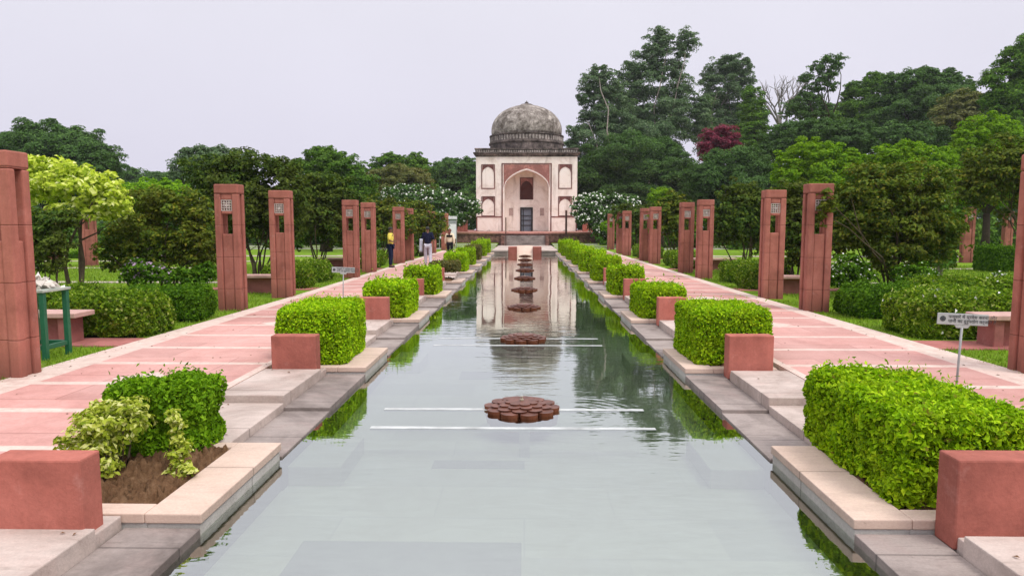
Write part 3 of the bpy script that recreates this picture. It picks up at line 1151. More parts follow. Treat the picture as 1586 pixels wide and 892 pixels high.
# ------------------------------------------------------------------ benches beside the paths
bench = None
for s in (-1, 1):
    for k in range(3):
        if bench is None:
            bench = empty('stone_bench')
            m = MB(); m.box(-.85, .85, -.24, .24, .40, .475)
            m.build('seat', M['bench_top'], bench, bevel=.012)
            for x in (-.62, .62):
                m = MB(); m.box(x - .07, x + .07, -.19, .19, -.05, .398)
                m.build('leg', M['bench'], bench, bevel=.01)
            m = MB(); m.box(-.548, .548, -.06, .06, -.05, .396)
            m.build('apron', M['bench'], bench)
            o = bench
        else:
            o = copy_tree(bench)
        o.location = (s * 7.5, 10.05 + 8.5 * k - (0.5 if k == 1 else 0) , -.02)
        if k == 1: o.location = (s * 7.0, 17.7, -.02)
        lab = [f'pinkish stone bench with a slab seat {"behind the green stand" if s < 0 else "behind the notice sign"}',
               f'pinkish stone bench behind the first full pair of pillars by the {SIDE[s]} path',
               f'pinkish stone bench behind the second full pair of pillars by the {SIDE[s]} path'][k]
        tag(o, lab, 'bench', 'stone benches beside the paths')

# ------------------------------------------------------------------ loose hedges beyond the paths
GL = 'rounded hedges beside the lawn paths'
hl = [(-6.80, 10.95, 1.6, 1.1, .78, 'loose', 'rounded leafy hedge behind the green stand, nearest the left path', 20000, 0),
      (-6.80, 12.7, 1.6, .95, .72, 'hedge_dark', 'darker rounded hedge just behind the one near the green stand', 16000, 0),
      (-8.9, 12.3, 2.2, 1.0, .76, 'loose', 'broad pale topped hedge inside the lawn behind the left bench', 14000, 0),
      (7.0, 11.2, 1.75, 1.2, .84, 'loose', 'rounded hedge dotted with cream flowers behind the notice sign', 22000, 160),
      (6.98, 13.4, 1.4, 1.0, .72, 'hedge_dark', 'dark sided rounded hedge just beyond the cream flowered hedge', 16000, 0),
      (10.2, 15.4, 3.0, 1.0, .70, 'loose', 'long bright topped hedge running back from the flowered hedge', 18000, 40)]
for i, (x, y, w, d, h, m, lab, n, fl) in enumerate(hl):
    hedge('rounded_hedge', (x, y, -.04), (w, d), h * .82, L[m], lab, GL, n, .07, 60 + i, 5.5, .045, flowers=fl)
pr = None
for s in (-1, 1):
    for k in (1, 2, 3):
        for q, (dy, w) in enumerate(((9.9, 1.2), (12.0, 1.3))):
            y = dy + 8.8 * k + .6
            if pr is None:
                o = pr = hedge('rounded_hedge', (0, 0, 0), (1.35, 1.2), .62, L['loose'], None, None, 11000, .085, 77, 4.5, .04)
            else:
                o = pr.copy(); COL.objects.link(o)
            o.location = (s * (6.75 + .15 * q), y, -.04)
            o.rotation_euler = (0, 0, math.pi * ((k + q) % 2))
            w_ = 'nearer' if q == 0 else 'farther'
            tag(o, f'rounded hedge beside the {SIDE[s]} path, {w_} of the {["","first","second","third"][k]} hedge pair beyond the pillars', 'hedge', GL)
# clipped boxes far on the lawns
for i, (u0, u1, v0, v1, lab) in enumerate(((1541, 1574, 384, 420, 'tall dark boxy hedge on the right lawn near the frame edge'),
                                     (1438, 1482, 390, 413, 'long low dark clipped hedge on the far right lawn'),
                                     (1440, 1478, 377, 397, 'small dark clipped hedge farthest out on the right lawn'),
                                     (104, 132, 392, 400, 'low dark clipped hedge far on the left lawn'))):
    Y = EYE * F / (v1 - HZ)
    xa, z1 = at(u0, v0, Y); xb, _ = at(u1, v0, Y)
    hedge('box_hedge', ((xa + xb) / 2, Y + .6, -.04), (xb - xa, 1.3), z1 + .04, L['hedge_dark'], lab, 'dark boxy hedges on the lawns', 7000, .11, 90 + i, 9, .01)

# ------------------------------------------------------------------ green stand with white scraps
st = empty('green_stand', (-6.55, 8.95, -.03), 0, 'green painted metal stand beside the nearest left pillar', 'stand')
M['green'] = plain('green_paint', (.010, .115, .055), .4, .2, 12, .5)
for sx in (-1, 1):
    for sy in (-1, 1):
        m = MB(); m.box(sx * .22 - .032, sx * .22 + .032, sy * .225 - .032, sy * .225 + .032, 0, .90)
        m.build('leg', M['green'], st, bevel=.006)
m = MB()
m.box(-.185, .185, -.25, -.21, .14, .20); m.box(-.185, .185, .21, .25, .14, .20)
m.box(-.24, -.20, -.19, .19, .14, .20); m.box(.20, .24, -.19, .19, .14, .20)
m.build('rail', M['green'], st, bevel=.004)
m = MB(); m.box(-.27, .27, -.275, .275, .902, .935)
m.build('tray', plain('pale_tray', (.42, .46, .40), .6), st, bevel=.004)
m = MB()
r = np.random.default_rng(4)
for i in range(130):
    x, y = r.normal(0, .11), r.normal(0, .11)
    x, y = max(-.24, min(.24, x)), max(-.24, min(.24, y))
    z = .94 + .16 * max(0, 1 - math.hypot(x, y) / .25) * r.uniform(.3, 1)
    a = r.normal(size=(4, 3)) * .045 + np.array([x, y, z])
    a[:, 2] = np.maximum(a[:, 2], .937)
    m.add([tuple(q) for q in a], [(0, 1, 2), (0, 2, 3), (0, 3, 1), (1, 3, 2)])
ob = m.build('scrap_heap', plain('white_scraps', (.72, .67, .60), .8, .3, 8))
ob.location = (-6.58, 8.95, -.03)
tag(ob, 'heap of whitish scraps piled on the green stand', 'scraps')

# ------------------------------------------------------------------ notice signs
M['sign'] = plain('grey_sign_metal', (.40, .42, .41), .5, .15, 6)
M['steel'] = plain('grey_steel', (.30, .30, .30), .4, .2, 10, .5)
M['ink'] = plain('dark_ink', (.035, .04, .045), .6, .1)


def sign(loc, rz, tilt, label, h=.79):
    root = empty('notice_sign', loc, rz, label, 'sign', 'notice signs in the planting')
    m = MB(); m.tube([(0, 0, -.05), (.0, 0, h - .06)], .011, 8)
    m.build('post', M['steel'], root, smooth=True)
    m = MB()
    m.box(-.225, .225, -.008, .006, h - .035, h + .075)
    m.prism([(-.05, h - .065), (.05, h - .065), (.07, h - .036), (-.07, h - .036)], -.007, .005)
    pl = m.build('panel', M['sign'], root, bevel=.003)
    # round emblem
    m = MB()
    for (ra, rb, nn_) in ((.026, .019, 24),):
        vs = []
        for k in range(nn_):
            a = 6.2832 * k / nn_
            vs += [(-.178 + ra * math.cos(a), -.0105, h + .022 + ra * math.sin(a)), (-.178 + rb * math.cos(a), -.0105, h + .022 + rb * math.sin(a))]
        m.add(vs, [(2 * k, 2 * ((k + 1) % nn_), 2 * ((k + 1) % nn_) + 1, 2 * k + 1) for k in range(nn_)])
    for k in range(8):
        a = 6.2832 * k / 8
        c, s_ = math.cos(a), math.sin(a)
        p = [(.004, -.004), (.017, -.005), (.017, .005), (.004, .004)]
        m.add([(-.178 + x * c - y * s_, -.0105, h + .022 + x * s_ + y * c) for x, y in p], [(0, 1, 2, 3)])
    m.build('emblem', M['ink'], pl)
    for i, txt in enumerate(('\u092b\u0935\u094d\u0935\u093e\u0930\u0947 \u092e\u0947\u0902 \u092a\u094d\u0930\u0935\u0947\u0936 \u0915\u0930\u0928\u093e \u0914\u0930', '\u092a\u093e\u0928\u0940 \u0915\u093e \u0926\u0941\u0930\u0941\u092a\u092f\u094b\u0917 \u0935\u0930\u094d\u091c\u093f\u0924 \u0939\u0948')):
        cu = bpy.data.curves.new('lettering', 'FONT')
        cu.body = txt
        cu.size = .043
        cu.extrude = .0006
        cu.align_x = 'LEFT'
        cu.materials.append(M['ink'])
        tmp = bpy.data.objects.new('lettering_curve', cu)
        COL.objects.link(tmp)
        dg = bpy.context.evaluated_depsgraph_get()
        me = bpy.data.meshes.new_from_object(tmp.evaluated_get(dg))
        bpy.data.objects.remove(tmp)
        o = bpy.data.objects.new('lettering', me)
        COL.objects.link(o)
        o.parent = pl
        o.location = (-.13, -.0102, h + .030 - .042 * i)
        o.rotation_euler = (math.pi / 2, 0, 0)
    return root


sgx, _ = at(1490, 520, 6.55)
s1 = sign((sgx - .03, 6.55, 0), R(-4), 0, 'grey lettered notice sign on a thin post behind the largest right hedge', .83)
s1.rotation_euler = (0, R(1.6), R(-8))
sgx, _ = at(530, 440, 13.4)
s2 = sign((sgx, 13.4, 0), R(10), 0, 'small pale notice sign standing on the left path between two hedges', .845)
s2.rotation_euler = (0, R(2.0), R(8))
s2.scale = (1.0, 1, 1)

# ------------------------------------------------------------------ mausoleum
BY = 66.0
SC = BY / F


def bx_(u): return (u - 815.5) * SC


def bz_(v): return EYE + (HZ - v) * SC


def plaster():
    t = NT('weathered_lime_plaster')
    v = t.world()
    n = t.noise(v, .9, 7, .72, .6)
    st_ = t.noise(t.world((2.2, 2.2, .22)), 1.0, 5, .65)
    c = t.ramp(n, [(.3, (.66, .56, .48)), (.5, (.88, .79, .71)), (.75, (.92, .86, .80))])
    c = t.mixc(t.math('MULTIPLY', t.ramp(st_, [(.55, (0, 0, 0)), (.75, (1, 1, 1))]), .6), c, (.30, .22, .18))
    s = t.n('ShaderNodeSeparateXYZ'); t.l(v, s.inputs[0])
    # dirt line along the foot and grime under the cornice (stains with their own ragged outline)
    lo = t.math('SUBTRACT', t.math('MULTIPLY', n, 1.1), t.math('SUBTRACT', s.outputs[2], 1.05))
    c = t.mixc(t.math('MULTIPLY', t.ramp(lo, [(.35, (0, 0, 0)), (.5, (1, 1, 1))]), .7), c, (.20, .13, .10))
    hi = t.math('ADD', t.math('MULTIPLY', st_, 2.6), t.math('SUBTRACT', s.outputs[2], 9.35))
    c = t.mixc(t.math('MULTIPLY', t.ramp(hi, [(.55, (0, 0, 0)), (.95, (1, 1, 1))]), .55), c, (.16, .12, .10))
    t.bsdf(c, .9, n, .25, .03, .15)
    return t.mat


def grime(name, lite, dark, lo=.42, hi=.6, sc=(1, 1, 1), scale=1.0):
    t = NT(name)
    n = t.noise(t.world(sc), scale, 8, .75, .8)
    n2 = t.noise(t.world((1, 1, .7)), 2.6, 6, .7)
    f = t.math('MULTIPLY_ADD', n2, .45, t.math('MULTIPLY', n, .6))
    c = t.ramp(f, [(lo, dark), ((lo + hi) / 2, tuple((a + b) / 2.6 for a, b in zip(lite, dark))), (hi, lite)])
    t.bsdf(c, .85, n, .4, .04, .2)
    return t.mat


M['plaster'] = plaster()
M['dome'] = grime('blackened_dome_plaster', (.66, .59, .53), (.10, .08, .065), .45, .67, (1, 1, 1.2), .7)
M['cornice'] = grime('blackened_cornice_stone', (.36, .29, .26), (.045, .036, .032), .45, .68)
M['tick'] = grime('pale_parapet_stone', (.50, .44, .40), (.12, .10, .09), .42, .6)
M['redstone'] = grime('red_inlay_stone', (.46, .21, .175), (.28, .12, .10), .4, .6)
M['trim'] = grime('dark_red_trim', (.24, .10, .085), (.11, .05, .045), .4, .6)
M['lattice'] = plain('dark_red_screen', (.13, .045, .035), .8)
M['doorframe'] = plain('dark_door_frame', (.03, .028, .028), .6)
M['doorpane'] = plain('dull_blue_grey_door', (.17, .20, .24), .5)

GZB = 1.16      # terrace level
bld = empty('domed_mausoleum', (0, BY, GZB), 0, 'square white tomb with a weathered dome and tall arched entrance', 'tomb')
BXC = at(815.5, 349, BY)[0]
bld.location.x = BXC


def arch(hw, zs, za, n=14):
    """points of a four-centred arch from right springing over the apex to the left springing"""
    pts = []
    for i in range(n + 1):
        t = i / n
        x = hw * (1 - t)
        # steep shoulders, straighter rise to the point
        z = zs + (za - zs) * (.72 * math.sin(math.acos(max(0, min(1, x / hw)))) + .28 * (1 - x / hw))
        pts.append((x, z))
    return pts + [(-x, z) for x, z in reversed(pts[:-1])]


zt = bz_(245) - GZB
HWB = bx_(893)
ahw = bx_(849.5)
azs, aza = bz_(291) - GZB, bz_(265) - GZB
fz = bz_(256) - GZB
DEP = 1.55
ac = arch(ahw, azs, aza)
m = MB()
# front: two piers, band above the frame, spandrels, with the arched recess cut in
ring = [(ahw, 0)] + ac + [(-ahw, 0)]
half = len(ac) // 2
right_poly = [(ahw, 0), (HWB, 0), (HWB, zt), (0, zt)] + [ac[i] for i in range(half, -1, -1)]
# front and side walls as quads/strips
def strip(m, pts, X, y, mat):
    for (x0, z0), (x1, z1) in zip(pts[:-1], pts[1:]):
        pass
# piers
for s in (-1, 1):
    a, b = sorted((s * ahw, s * HWB))
    m.add([(a, 0, 0), (b, 0, 0), (b, 0, zt), (a, 0, zt)], [(0, 1, 2, 3)])
for i in range(len(ac) - 1):
    (x0, z0), (x1, z1) = ac[i], ac[i + 1]
    m.add([(x1, 0, z1), (x0, 0, z0), (x0, 0, zt), (x1, 0, zt)], [(0, 1, 2, 3)])
for i in range(len(ring) - 1):                     # soffit and jambs
    (x0, z0), (x1, z1) = ring[i], ring[i + 1]
    m.add([(x0, 0, z0), (x1, 0, z1), (x1, DEP, z1), (x0, DEP, z0)], [(0, 1, 2, 3)])
# back of the recess with the window and door left open
dhw, dz = bx_(825.5), bz_(321) - GZB
whw, wz0, wz1 = bx_(824.8), bz_(309) - GZB, bz_(276) - GZB
def back(x0, x1, z0, z1):
    m.add([(x0, DEP, z0), (x1, DEP, z0), (x1, DEP, z1), (x0, DEP, z1)], [(0, 1, 2, 3)])
top = aza + .1
back(-ahw, -dhw, 0, top); back(dhw, ahw, 0, top)
back(-dhw, dhw, dz, wz0); back(-dhw, dhw, wz1, top)
if whw < dhw:
    back(-dhw, -whw, wz0, wz1); back(whw, dhw, wz0, wz1)
DB = 2 * HWB
m.add([(HWB, 0, 0), (HWB, DB, 0), (HWB, DB, zt), (HWB, 0, zt)], [(0, 1, 2, 3)])
m.add([(-HWB, DB, 0), (-HWB, 0, 0), (-HWB, 0, zt), (-HWB, DB, zt)], [(0, 1, 2, 3)])
m.add([(HWB, DB, 0), (-HWB, DB, 0), (-HWB, DB, zt), (HWB, DB, zt)], [(0, 1, 2, 3)])
m.add([(-HWB, 0, zt), (HWB, 0, zt), (HWB, DB, zt), (-HWB, DB, zt)], [(0, 1, 2, 3)])
m.build('wall', M['plaster'], bld)
# red spandrel slabs set proud
for s in (-1, 1):
    m = MB()
    rim = [(x * 1.035, azs + (z - azs) * 1.09) for x, z in ac]
    pts = rim[:half + 1] if s > 0 else rim[half:]
    vs = []
    ft = fz - .03
    for x, z in pts:
        vs += [(x, z), (x, ft)]
    for i in range(len(pts) - 1):
        (x0, z0), (x1, z1) = pts[i], pts[i + 1]
        z0, z1 = min(z0, ft), min(z1, ft)
        m.add([(x1, -.02, z1), (x0, -.02, z0), (x0, -.02, ft), (x1, -.02, ft), (x1, .0, z1), (x0, .0, z0)], [(0, 1, 2, 3), (4, 5, 1, 0)])
    m.build('spandrel', M['redstone'], bld)
# white archivolt
m = MB()
out_ = [(x * 1.035, azs + (z - azs) * 1.09) for x, z in ac]
for i in range(len(ac) - 1):
    (a0, b0), (a1, b1) = ac[i], ac[i + 1]
    (c0, d0), (c1, d1) = out_[i], out_[i + 1]
    m.add([(a1, -.05, b1), (a0, -.05, b0), (c0, -.05, d0), (c1, -.05, d1), (a1, .02, b1), (a0, .02, b0), (c0, .02, d0), (c1, .02, d1)],
          [(0, 1, 2, 3), (4, 5, 1, 0), (3, 2, 6, 7)])
m.build('archivolt', plain('pale_arch_rim', (.80, .68, .62), .8, .2, 3), bld)
# frame round the entrance, panel lines
m = MB()
fx = bx_(853)
lw = .055
for s in (-1, 1):
    m.box(s * fx - lw, s * fx + lw, -.045, .01, 0, fz)
    a, b = sorted((s * (fx + lw + .002), s * HWB * .995))
    zd = bz_(336) - GZB
    m.box(a, b, -.04, .01, zd - .05, zd + .05)
    m.box(s * (HWB - .05) - .05, s * (HWB - .05) + .05, -.035, .01, 0, zd - .052)
m.box(-fx - lw, fx + lw, -.045, .01, fz + .002, fz + .09)
m.build('frame', M['trim'], bld)
# blind niches
for s in (-1, 1):
    for (v0, v1) in ((256.5, 293.5), (305, 335.4)):
        cx = s * bx_(874.5)
        z0, z1 = bz_(v1) - GZB, bz_(v0) - GZB
        w = bx_(885) - bx_(874.5)
        nb = empty('niche', (cx, 0, 0)); nb.parent = bld
        m = MB()
        t_ = .085
        m.box(-w, -w + t_, -.035, .01, z0, z1); m.box(w - t_, w, -.035, .01, z0, z1)
        m.box(-w + t_ + .002, w - t_ - .002, -.034, .01, z0, z0 + t_)
        ia = arch(w - t_ - .03, z1 - .75, z1 - .22, 8)
        for i in range(len(ia) - 1):
            (x0, q0), (x1, q1) = ia[i], ia[i + 1]
            m.add([(x1, -.03, q1), (x0, -.03, q0), (x0, -.03, z1), (x1, -.03, z1), (x1, 0, q1), (x0, 0, q0)], [(0, 1, 2, 3), (4, 5, 1, 0)])
        m.box(-w + t_ + .002, w - t_ - .002, -.034, .01, z1 - .03, z1 + .02)
        m.build('frame', M['trim'], nb)
# little niches either side of the door
for s in (-1, 1):
    m = MB()
    x = s * bx_(839.8)
    z0, z1 = bz_(334) - GZB, bz_(322) - GZB
    m.box(x - .2, x - .15, DEP - .04, DEP + .01, z0, z1); m.box(x + .15, x + .2, DEP - .04, DEP + .01, z0, z1)
    m.box(x - .148, x + .148, DEP - .04, DEP + .01, z1 - .06, z1)
    m.box(x - .148, x + .148, DEP - .012, DEP + .01, z0, z1 - .062)
    m.build('small_niche', plain('dusky_plaster', (.50, .38, .34), .9), bld)
# window over the door
m = MB(); wn = m
m.box(-whw, whw, DEP + .25, DEP + .3, wz0, wz1)
for i in range(9):
    x = -whw + (2 * whw) * (i + .5) / 9
    m.box(x - .025, x + .025, DEP + .2, DEP + .248, wz0, wz1)
for i in range(13):
    z = wz0 + (wz1 - wz0) * (i + .5) / 13
    m.box(-whw, whw, DEP + .19, DEP + .247, z - .025, z + .025)
win = m.build('window', M['lattice'], bld)
m = MB()
wa = arch(whw - .02, wz1 - .85, wz1 - .22, 8)
for i in range(len(wa) - 1):
    (x0, q0), (x1, q1) = wa[i], wa[i + 1]
    m.add([(x1, DEP - .03, q1), (x0, DEP - .03, q0), (x0, DEP - .03, wz1), (x1, DEP - .03, wz1), (x1, DEP + .1, q1), (x0, DEP + .1, q0)], [(0, 1, 2, 3), (4, 5, 1, 0)])
m.build('arched_head', M['redstone'], win)
m = MB()
m.box(-whw - .08, -whw, DEP - .05, DEP + .02, wz0, wz1); m.box(whw, whw + .08, DEP - .05, DEP + .02, wz0, wz1)
m.box(-whw - .08, whw + .08, DEP - .052, DEP + .02, wz1 + .002, wz1 + .09)
m.build('frame', M['trim'], win)
# door
m = MB()
m.box(-dhw, -dhw + .13, DEP - .06, DEP + .15, 0, dz); m.box(dhw - .16, dhw, DEP - .06, DEP + .15, 0, dz)
m.box(-dhw + .132, dhw - .162, DEP - .06, DEP + .15, dz - .16, dz)
dr = m.build('door', M['doorframe'], bld)
m = MB(); m.box(-dhw + .13, dhw - .16, DEP + .1, DEP + .12, 0, dz - .16)
m.build('panel', M['doorpane'], dr)
m = MB()
for z in (.55, 1.05, 1.5):
    m.box(-dhw + .131, dhw - .161, DEP + .05, DEP + .098, z, z + .06)
m.box(-.35, -.28, DEP + .06, DEP + .097, 0, dz - .162)
m.build('rail', M['doorframe'], dr)
# cornice, parapet
m = MB()
ov = bx_(896.5) - HWB
def sq(m_, e_, z0, z1, t=0): m_.box(-HWB - e_, HWB + e_, -e_, DB + e_, z0, z1, 0, -t)
sq(m, .02, zt + .002, zt + .12, 0)
sq(m, .10, zt + .122, zt + .30, .08)
sq(m, ov + .04, zt + .302, zt + .42)
m.build('cornice', M['cornice'], bld)
pt = m = MB()
zp0, zp1 = zt + .422, bz_(232) - GZB
sq(m, .06, zp0, zp1 - .12)
sq(m, .13, zp1 - .118, zp1)
par = m.build('parapet', M['cornice'], bld)
m = MB()
n = 44
for i in range(n):
    x = -HWB + 2 * HWB * (i + .5) / n
    m.prism([(x - .06, zp0 + .03), (x + .06, zp0 + .03), (x + .06, zp1 - .26), (x, zp1 - .14), (x - .06, zp1 - .26)], -.085, -.058)
m.build('merlon_band', M['tick'], par)
# drum and dome
DY = HWB
S2 = (BY + HWB) / F
def z2(v): return EYE + (HZ - v) * S2 - GZB
rD = 57.5 * S2
m = MB()
m.lathe([(rD * .97, zp1 - .3), (rD * .97, z2(229)), (rD * 1.0, z2(228)), (rD * 1.0, z2(226)), (rD * .965, z2(225)), (rD * .965, z2(217)), (rD * .985, z2(216.4)), (rD * .985, z2(215)), (rD * .90, z2(214.8))], 64, c=(0, DY, 0))
dru = m.build('drum', M['cornice'], bld)
m = MB()
n = 72
for i in range(n):
    a = 2 * math.pi * i / n
    c, s_ = math.cos(a), math.sin(a)
    w_, za_, zb_ = .09, z2(224.4), z2(217.6)
    r0_, r1_ = rD * .95, rD * .975
    vs = []
    for rr in (r0_, r1_):
        for (tt, zz) in ((-w_, za_), (w_, za_), (w_, zb_ - .1), (0, zb_), (-w_, zb_ - .1)):
            vs.append((rr * c - tt * s_, DY + rr * s_ + tt * c, zz))
    m.add(vs, [(5, 6, 7, 8, 9), (0, 5, 9, 4), (1, 6, 5, 0), (2, 7, 6, 1), (3, 8, 7, 2), (4, 9, 8, 3)])
m.build('merlon_band', M['tick'], dru)
m = MB()
prof = [(hw * S2, z2(v)) for hw, v in ((52.6, 215), (53.4, 211), (53.6, 207), (53.4, 203), (52.6, 199), (51.2, 195), (49.2, 191), (46.4, 187), (42.8, 183), (38.4, 179.2), (33, 176), (27, 173.2), (20.5, 170.9), (14, 169.2), (9, 167.6), (8, 166.6))]
za = z2(167)
m.lathe(prof, 72, c=(0, DY, 0))
dome = m.build('dome', M['dome'], bld, smooth=True)
m = MB()
zq = za - .1
fs_ = .62
m.lathe([(a_, zq + (b_ - zq) * fs_) for a_, b_ in [(.70, zq - .1), (.66, zq + .03), (.62, zq + .16), (.40, zq + .2), (.34, zq + .28), (.17, zq + .36), (.13, zq + .42), (.21, zq + .5), (.12, zq + .58), (.05, zq + .62), (.04, zq + .72), (.015, zq + .8)]], 20, c=(0, DY, 0))
m.build('finial', M['cornice'], dome, smooth=False)

# ------------------------------------------------------------------ terrace, steps, cascade
M['rubble'] = grime('rubble_masonry', (.32, .17, .14), (.085, .045, .038), .42, .6, (1.6, 1.6, 2.5), 1.4)
TY = 60.0
ZT = EYE - 15.0 * TY / F + .1
tw = empty('terrace_wall', (0, TY, 0), 0, 'long low red masonry terrace wall below the tomb', 'wall')
m = MB(); m.box(-30, 30, .12, 26, -.2, ZT)
m.build('masonry', M['rubble'], tw)
m = MB(); m.box(-30.1, 30.1, 0, .7, ZT + .002, ZT + .17); m.box(-30.1, 30.1, .702, 26, ZT + .002, ZT + .15)
m.build('coping', sandstone('terrace_coping', (.50, .24, .2), .3), tw, bevel=.02)
m = MB(); m.box(-HWB - .8, HWB + .8, BY - .9 - TY, BY + DB + 1 - TY, ZT + .152, GZB)
m.build('plinth', M['redstone'], tw)
sp = empty('stone_stairs', (0, TY, 0), 0, 'grey stone steps climbing to the terrace in front of the tomb', 'steps')
m = MB()
for i in range(6):
    m.box(-1.75, 1.75, -1.9 + .3 * i, .118, -.1 + (0 if i == 0 else .15 * i - .046 + .1), .15 * (i + 1) - .05)
ob = m.build('flight', M['wet_slab'], sp)
m = MB(); m.box(-2.05, -1.76, -1.9, .1, -.1, .86); m.box(1.76, 2.05, -1.9, .1, -.1, .86)
m.build('side_wall', M['rubble'], sp)
# low grassy steps between canal and terrace
for i, (y, z) in enumerate(((50.5, .06), (53.4, .14), (56.5, .22))):
    m = MB()
    for s in (-1, 1):
        a, b = sorted((s * 2.3, s * 24))
        m.box(a, b, y, TY, -.2 + i * .002, z - .02)
    tag(m.build('lawn_terrace', M['lawn']), kind='structure')
    m = MB()
    for s in (-1, 1):
        a, b = sorted((s * 2.3, s * 24))
        m.box(a, b, y - .22, y - .002, -.2, z)
    tag(m.build('terrace_edging', M['kerb_base']), kind='structure')
m = MB(); m.box(-2.28, 2.28, 47.25, TY - 1.92, -.3, .03)
tag(m.build('axial_paving', M['slab']), kind='structure')
# end wall of the canal and the water chute
ca = empty('water_chute', (0, 45.65, 0), 0, 'pale carved water chute between two pink blocks at the canal end', 'cascade')
m = MB()
m.add([(-.53, 0, -.2), (.53, 0, -.2), (.53, 1.0, .36), (-.53, 1.0, .36), (-.53, 0, -.5), (.53, 0, -.5), (.53, 1.5, -.5), (-.53, 1.5, -.5), (.53, 1.5, .36), (-.53, 1.5, .36)],
      [(0, 1, 2, 3), (3, 2, 8, 9), (4, 5, 1, 0), (1, 5, 6, 8, 2), (4, 0, 3, 9, 7)])
m.build('chute', M['kerb'], ca)
for s in (-1, 1):
    m = MB()
    a, b = sorted((s * .54, s * 1.12)); m.box(a, b, -.02, 1.0, -.5, .30)
    m.build('side_block', M['block'], ca, bevel=.015)
m = MB()
for s in (-1, 1):
    a, b = sorted((s * 1.13, s * XP)); m.box(a, b, 45.62, 47.2, -.6, -.02)
    a, b = sorted((s * 1.13, s * 2.3)); m.box(a, b, 45.55, 45.95, -.018, .06)
m.box(-.53, .53, 47.16, 47.24, -.5, .04)
tag(m.build('canal_end_wall', M['slab']), kind='structure')
# gray filler under terrace side paving between chute and axial paving
m = MB()
m.box(-1.12, 1.12, 46.67, 47.158, -.5, .02)
tag(m.build('chute_landing', M['slab']), kind='structure')

# red picket fence posts on the terrace either side of the tomb
for s in (-1, 1):
    fr_ = empty('stone_railing', (s * 8.6, BY - .5, ZT + .15), 0, f'red sandstone railing with pointed pickets {"left" if s < 0 else "right"} of the tomb', 'railing')
    m = MB()
    for i in range(9):
        x = -1.9 + .47 * i
        h = .95
        m.prism([(x - .09, 0), (x + .09, 0), (x + .09, h - .12), (x, h), (x - .09, h - .12)], -.06, .06)
    m.build('picket', M['redstone'], fr_)['kind'] = 'stuff'
    m = MB()
    m.box(-2.1, 2.1, .062, .11, .18, .30); m.box(-2.1, 2.1, .062, .11, .62, .72)
    m.build('rail', M['redstone'], fr_)
    pp = copy_tree(pil)
    pp.location = (s * 6.0, BY - .6, ZT + .15)
    pp.scale = (1.9, 1.4, .72)
    tag(pp, f'short thick red sandstone gate pillar beside the tomb, on its {"left" if s < 0 else "right"}', 'pillar', GP)
for (u, v0, v1, Y, lab) in ((877, 326, 367, 59.0, 'thin dark metal post standing right of the tomb entrance'), (783.5, 337, 379, 57.6, 'thin dark metal post standing left of the tomb entrance')):
    x, zt_ = at(u, v0, Y); _, zb_ = at(u, v1, Y)
    m = MB(); m.tube([(0, 0, -.1), (0, 0, zt_ - zb_ + .0)], .09 if u > 800 else .045, 8)
    if u > 800: m.box(-.14, .14, -.14, .14, -.1, .12)
    ob = m.build('metal_post', plain('rusty_dark_metal', (.10, .05, .04), .6))
    ob.location = (x, Y, zb_)
    tag(ob, lab, 'post')

# white information boards far on the left
ib = empty('information_board', (at(692, 349, 50)[0], 50.6, 0), 0, 'white information board with a grey header behind the far left pillar', 'board')
m = MB(); m.box(-.62, .62, -.03, .03, .75, 1.85); m.build('panel', plain('white_board', (.80, .80, .84), .5, .05), ib)
m = MB(); m.box(-.62, .62, -.035, .035, 1.86, 2.12); m.build('header', plain('grey_board', (.30, .32, .34), .5), ib)
m = MB(); m.box(-.7, .7, -.06, .06, 2.2, 2.42); m.build('roof', plain('pale_cap', (.72, .72, .76), .5), ib)
for x in (-.64, .64):
    m = MB(); m.box(x - .03, x + .03, .062, .12, -.05, 2.2); m.build('post', M['steel'], ib)

# ------------------------------------------------------------------ people
SKIN = plain('brown_skin', (.20, .10, .06), .6, .1, 12)


def skin_mesh(name, verts, edges, radii, mat, parent, root=0, sub=1):
    me = bpy.data.meshes.new(name)
    me.from_pydata(verts, edges, [])
    o = bpy.data.objects.new(name, me)
    COL.objects.link(o)
    sk_ = o.modifiers.new('skin', 'SKIN')
    sk_.use_smooth_shade = True
    for i, r_ in enumerate(radii):
        sv = me.skin_vertices[0].data[i]
        sv.radius = r_ if hasattr(r_, '__len__') else (r_, r_)
        sv.use_root = (i == root)
    if sub:
        ss = o.modifiers.new('sub', 'SUBSURF'); ss.levels = sub; ss.render_levels = sub
    me.materials.append(mat)
    if parent is not None: o.parent = parent
    return o


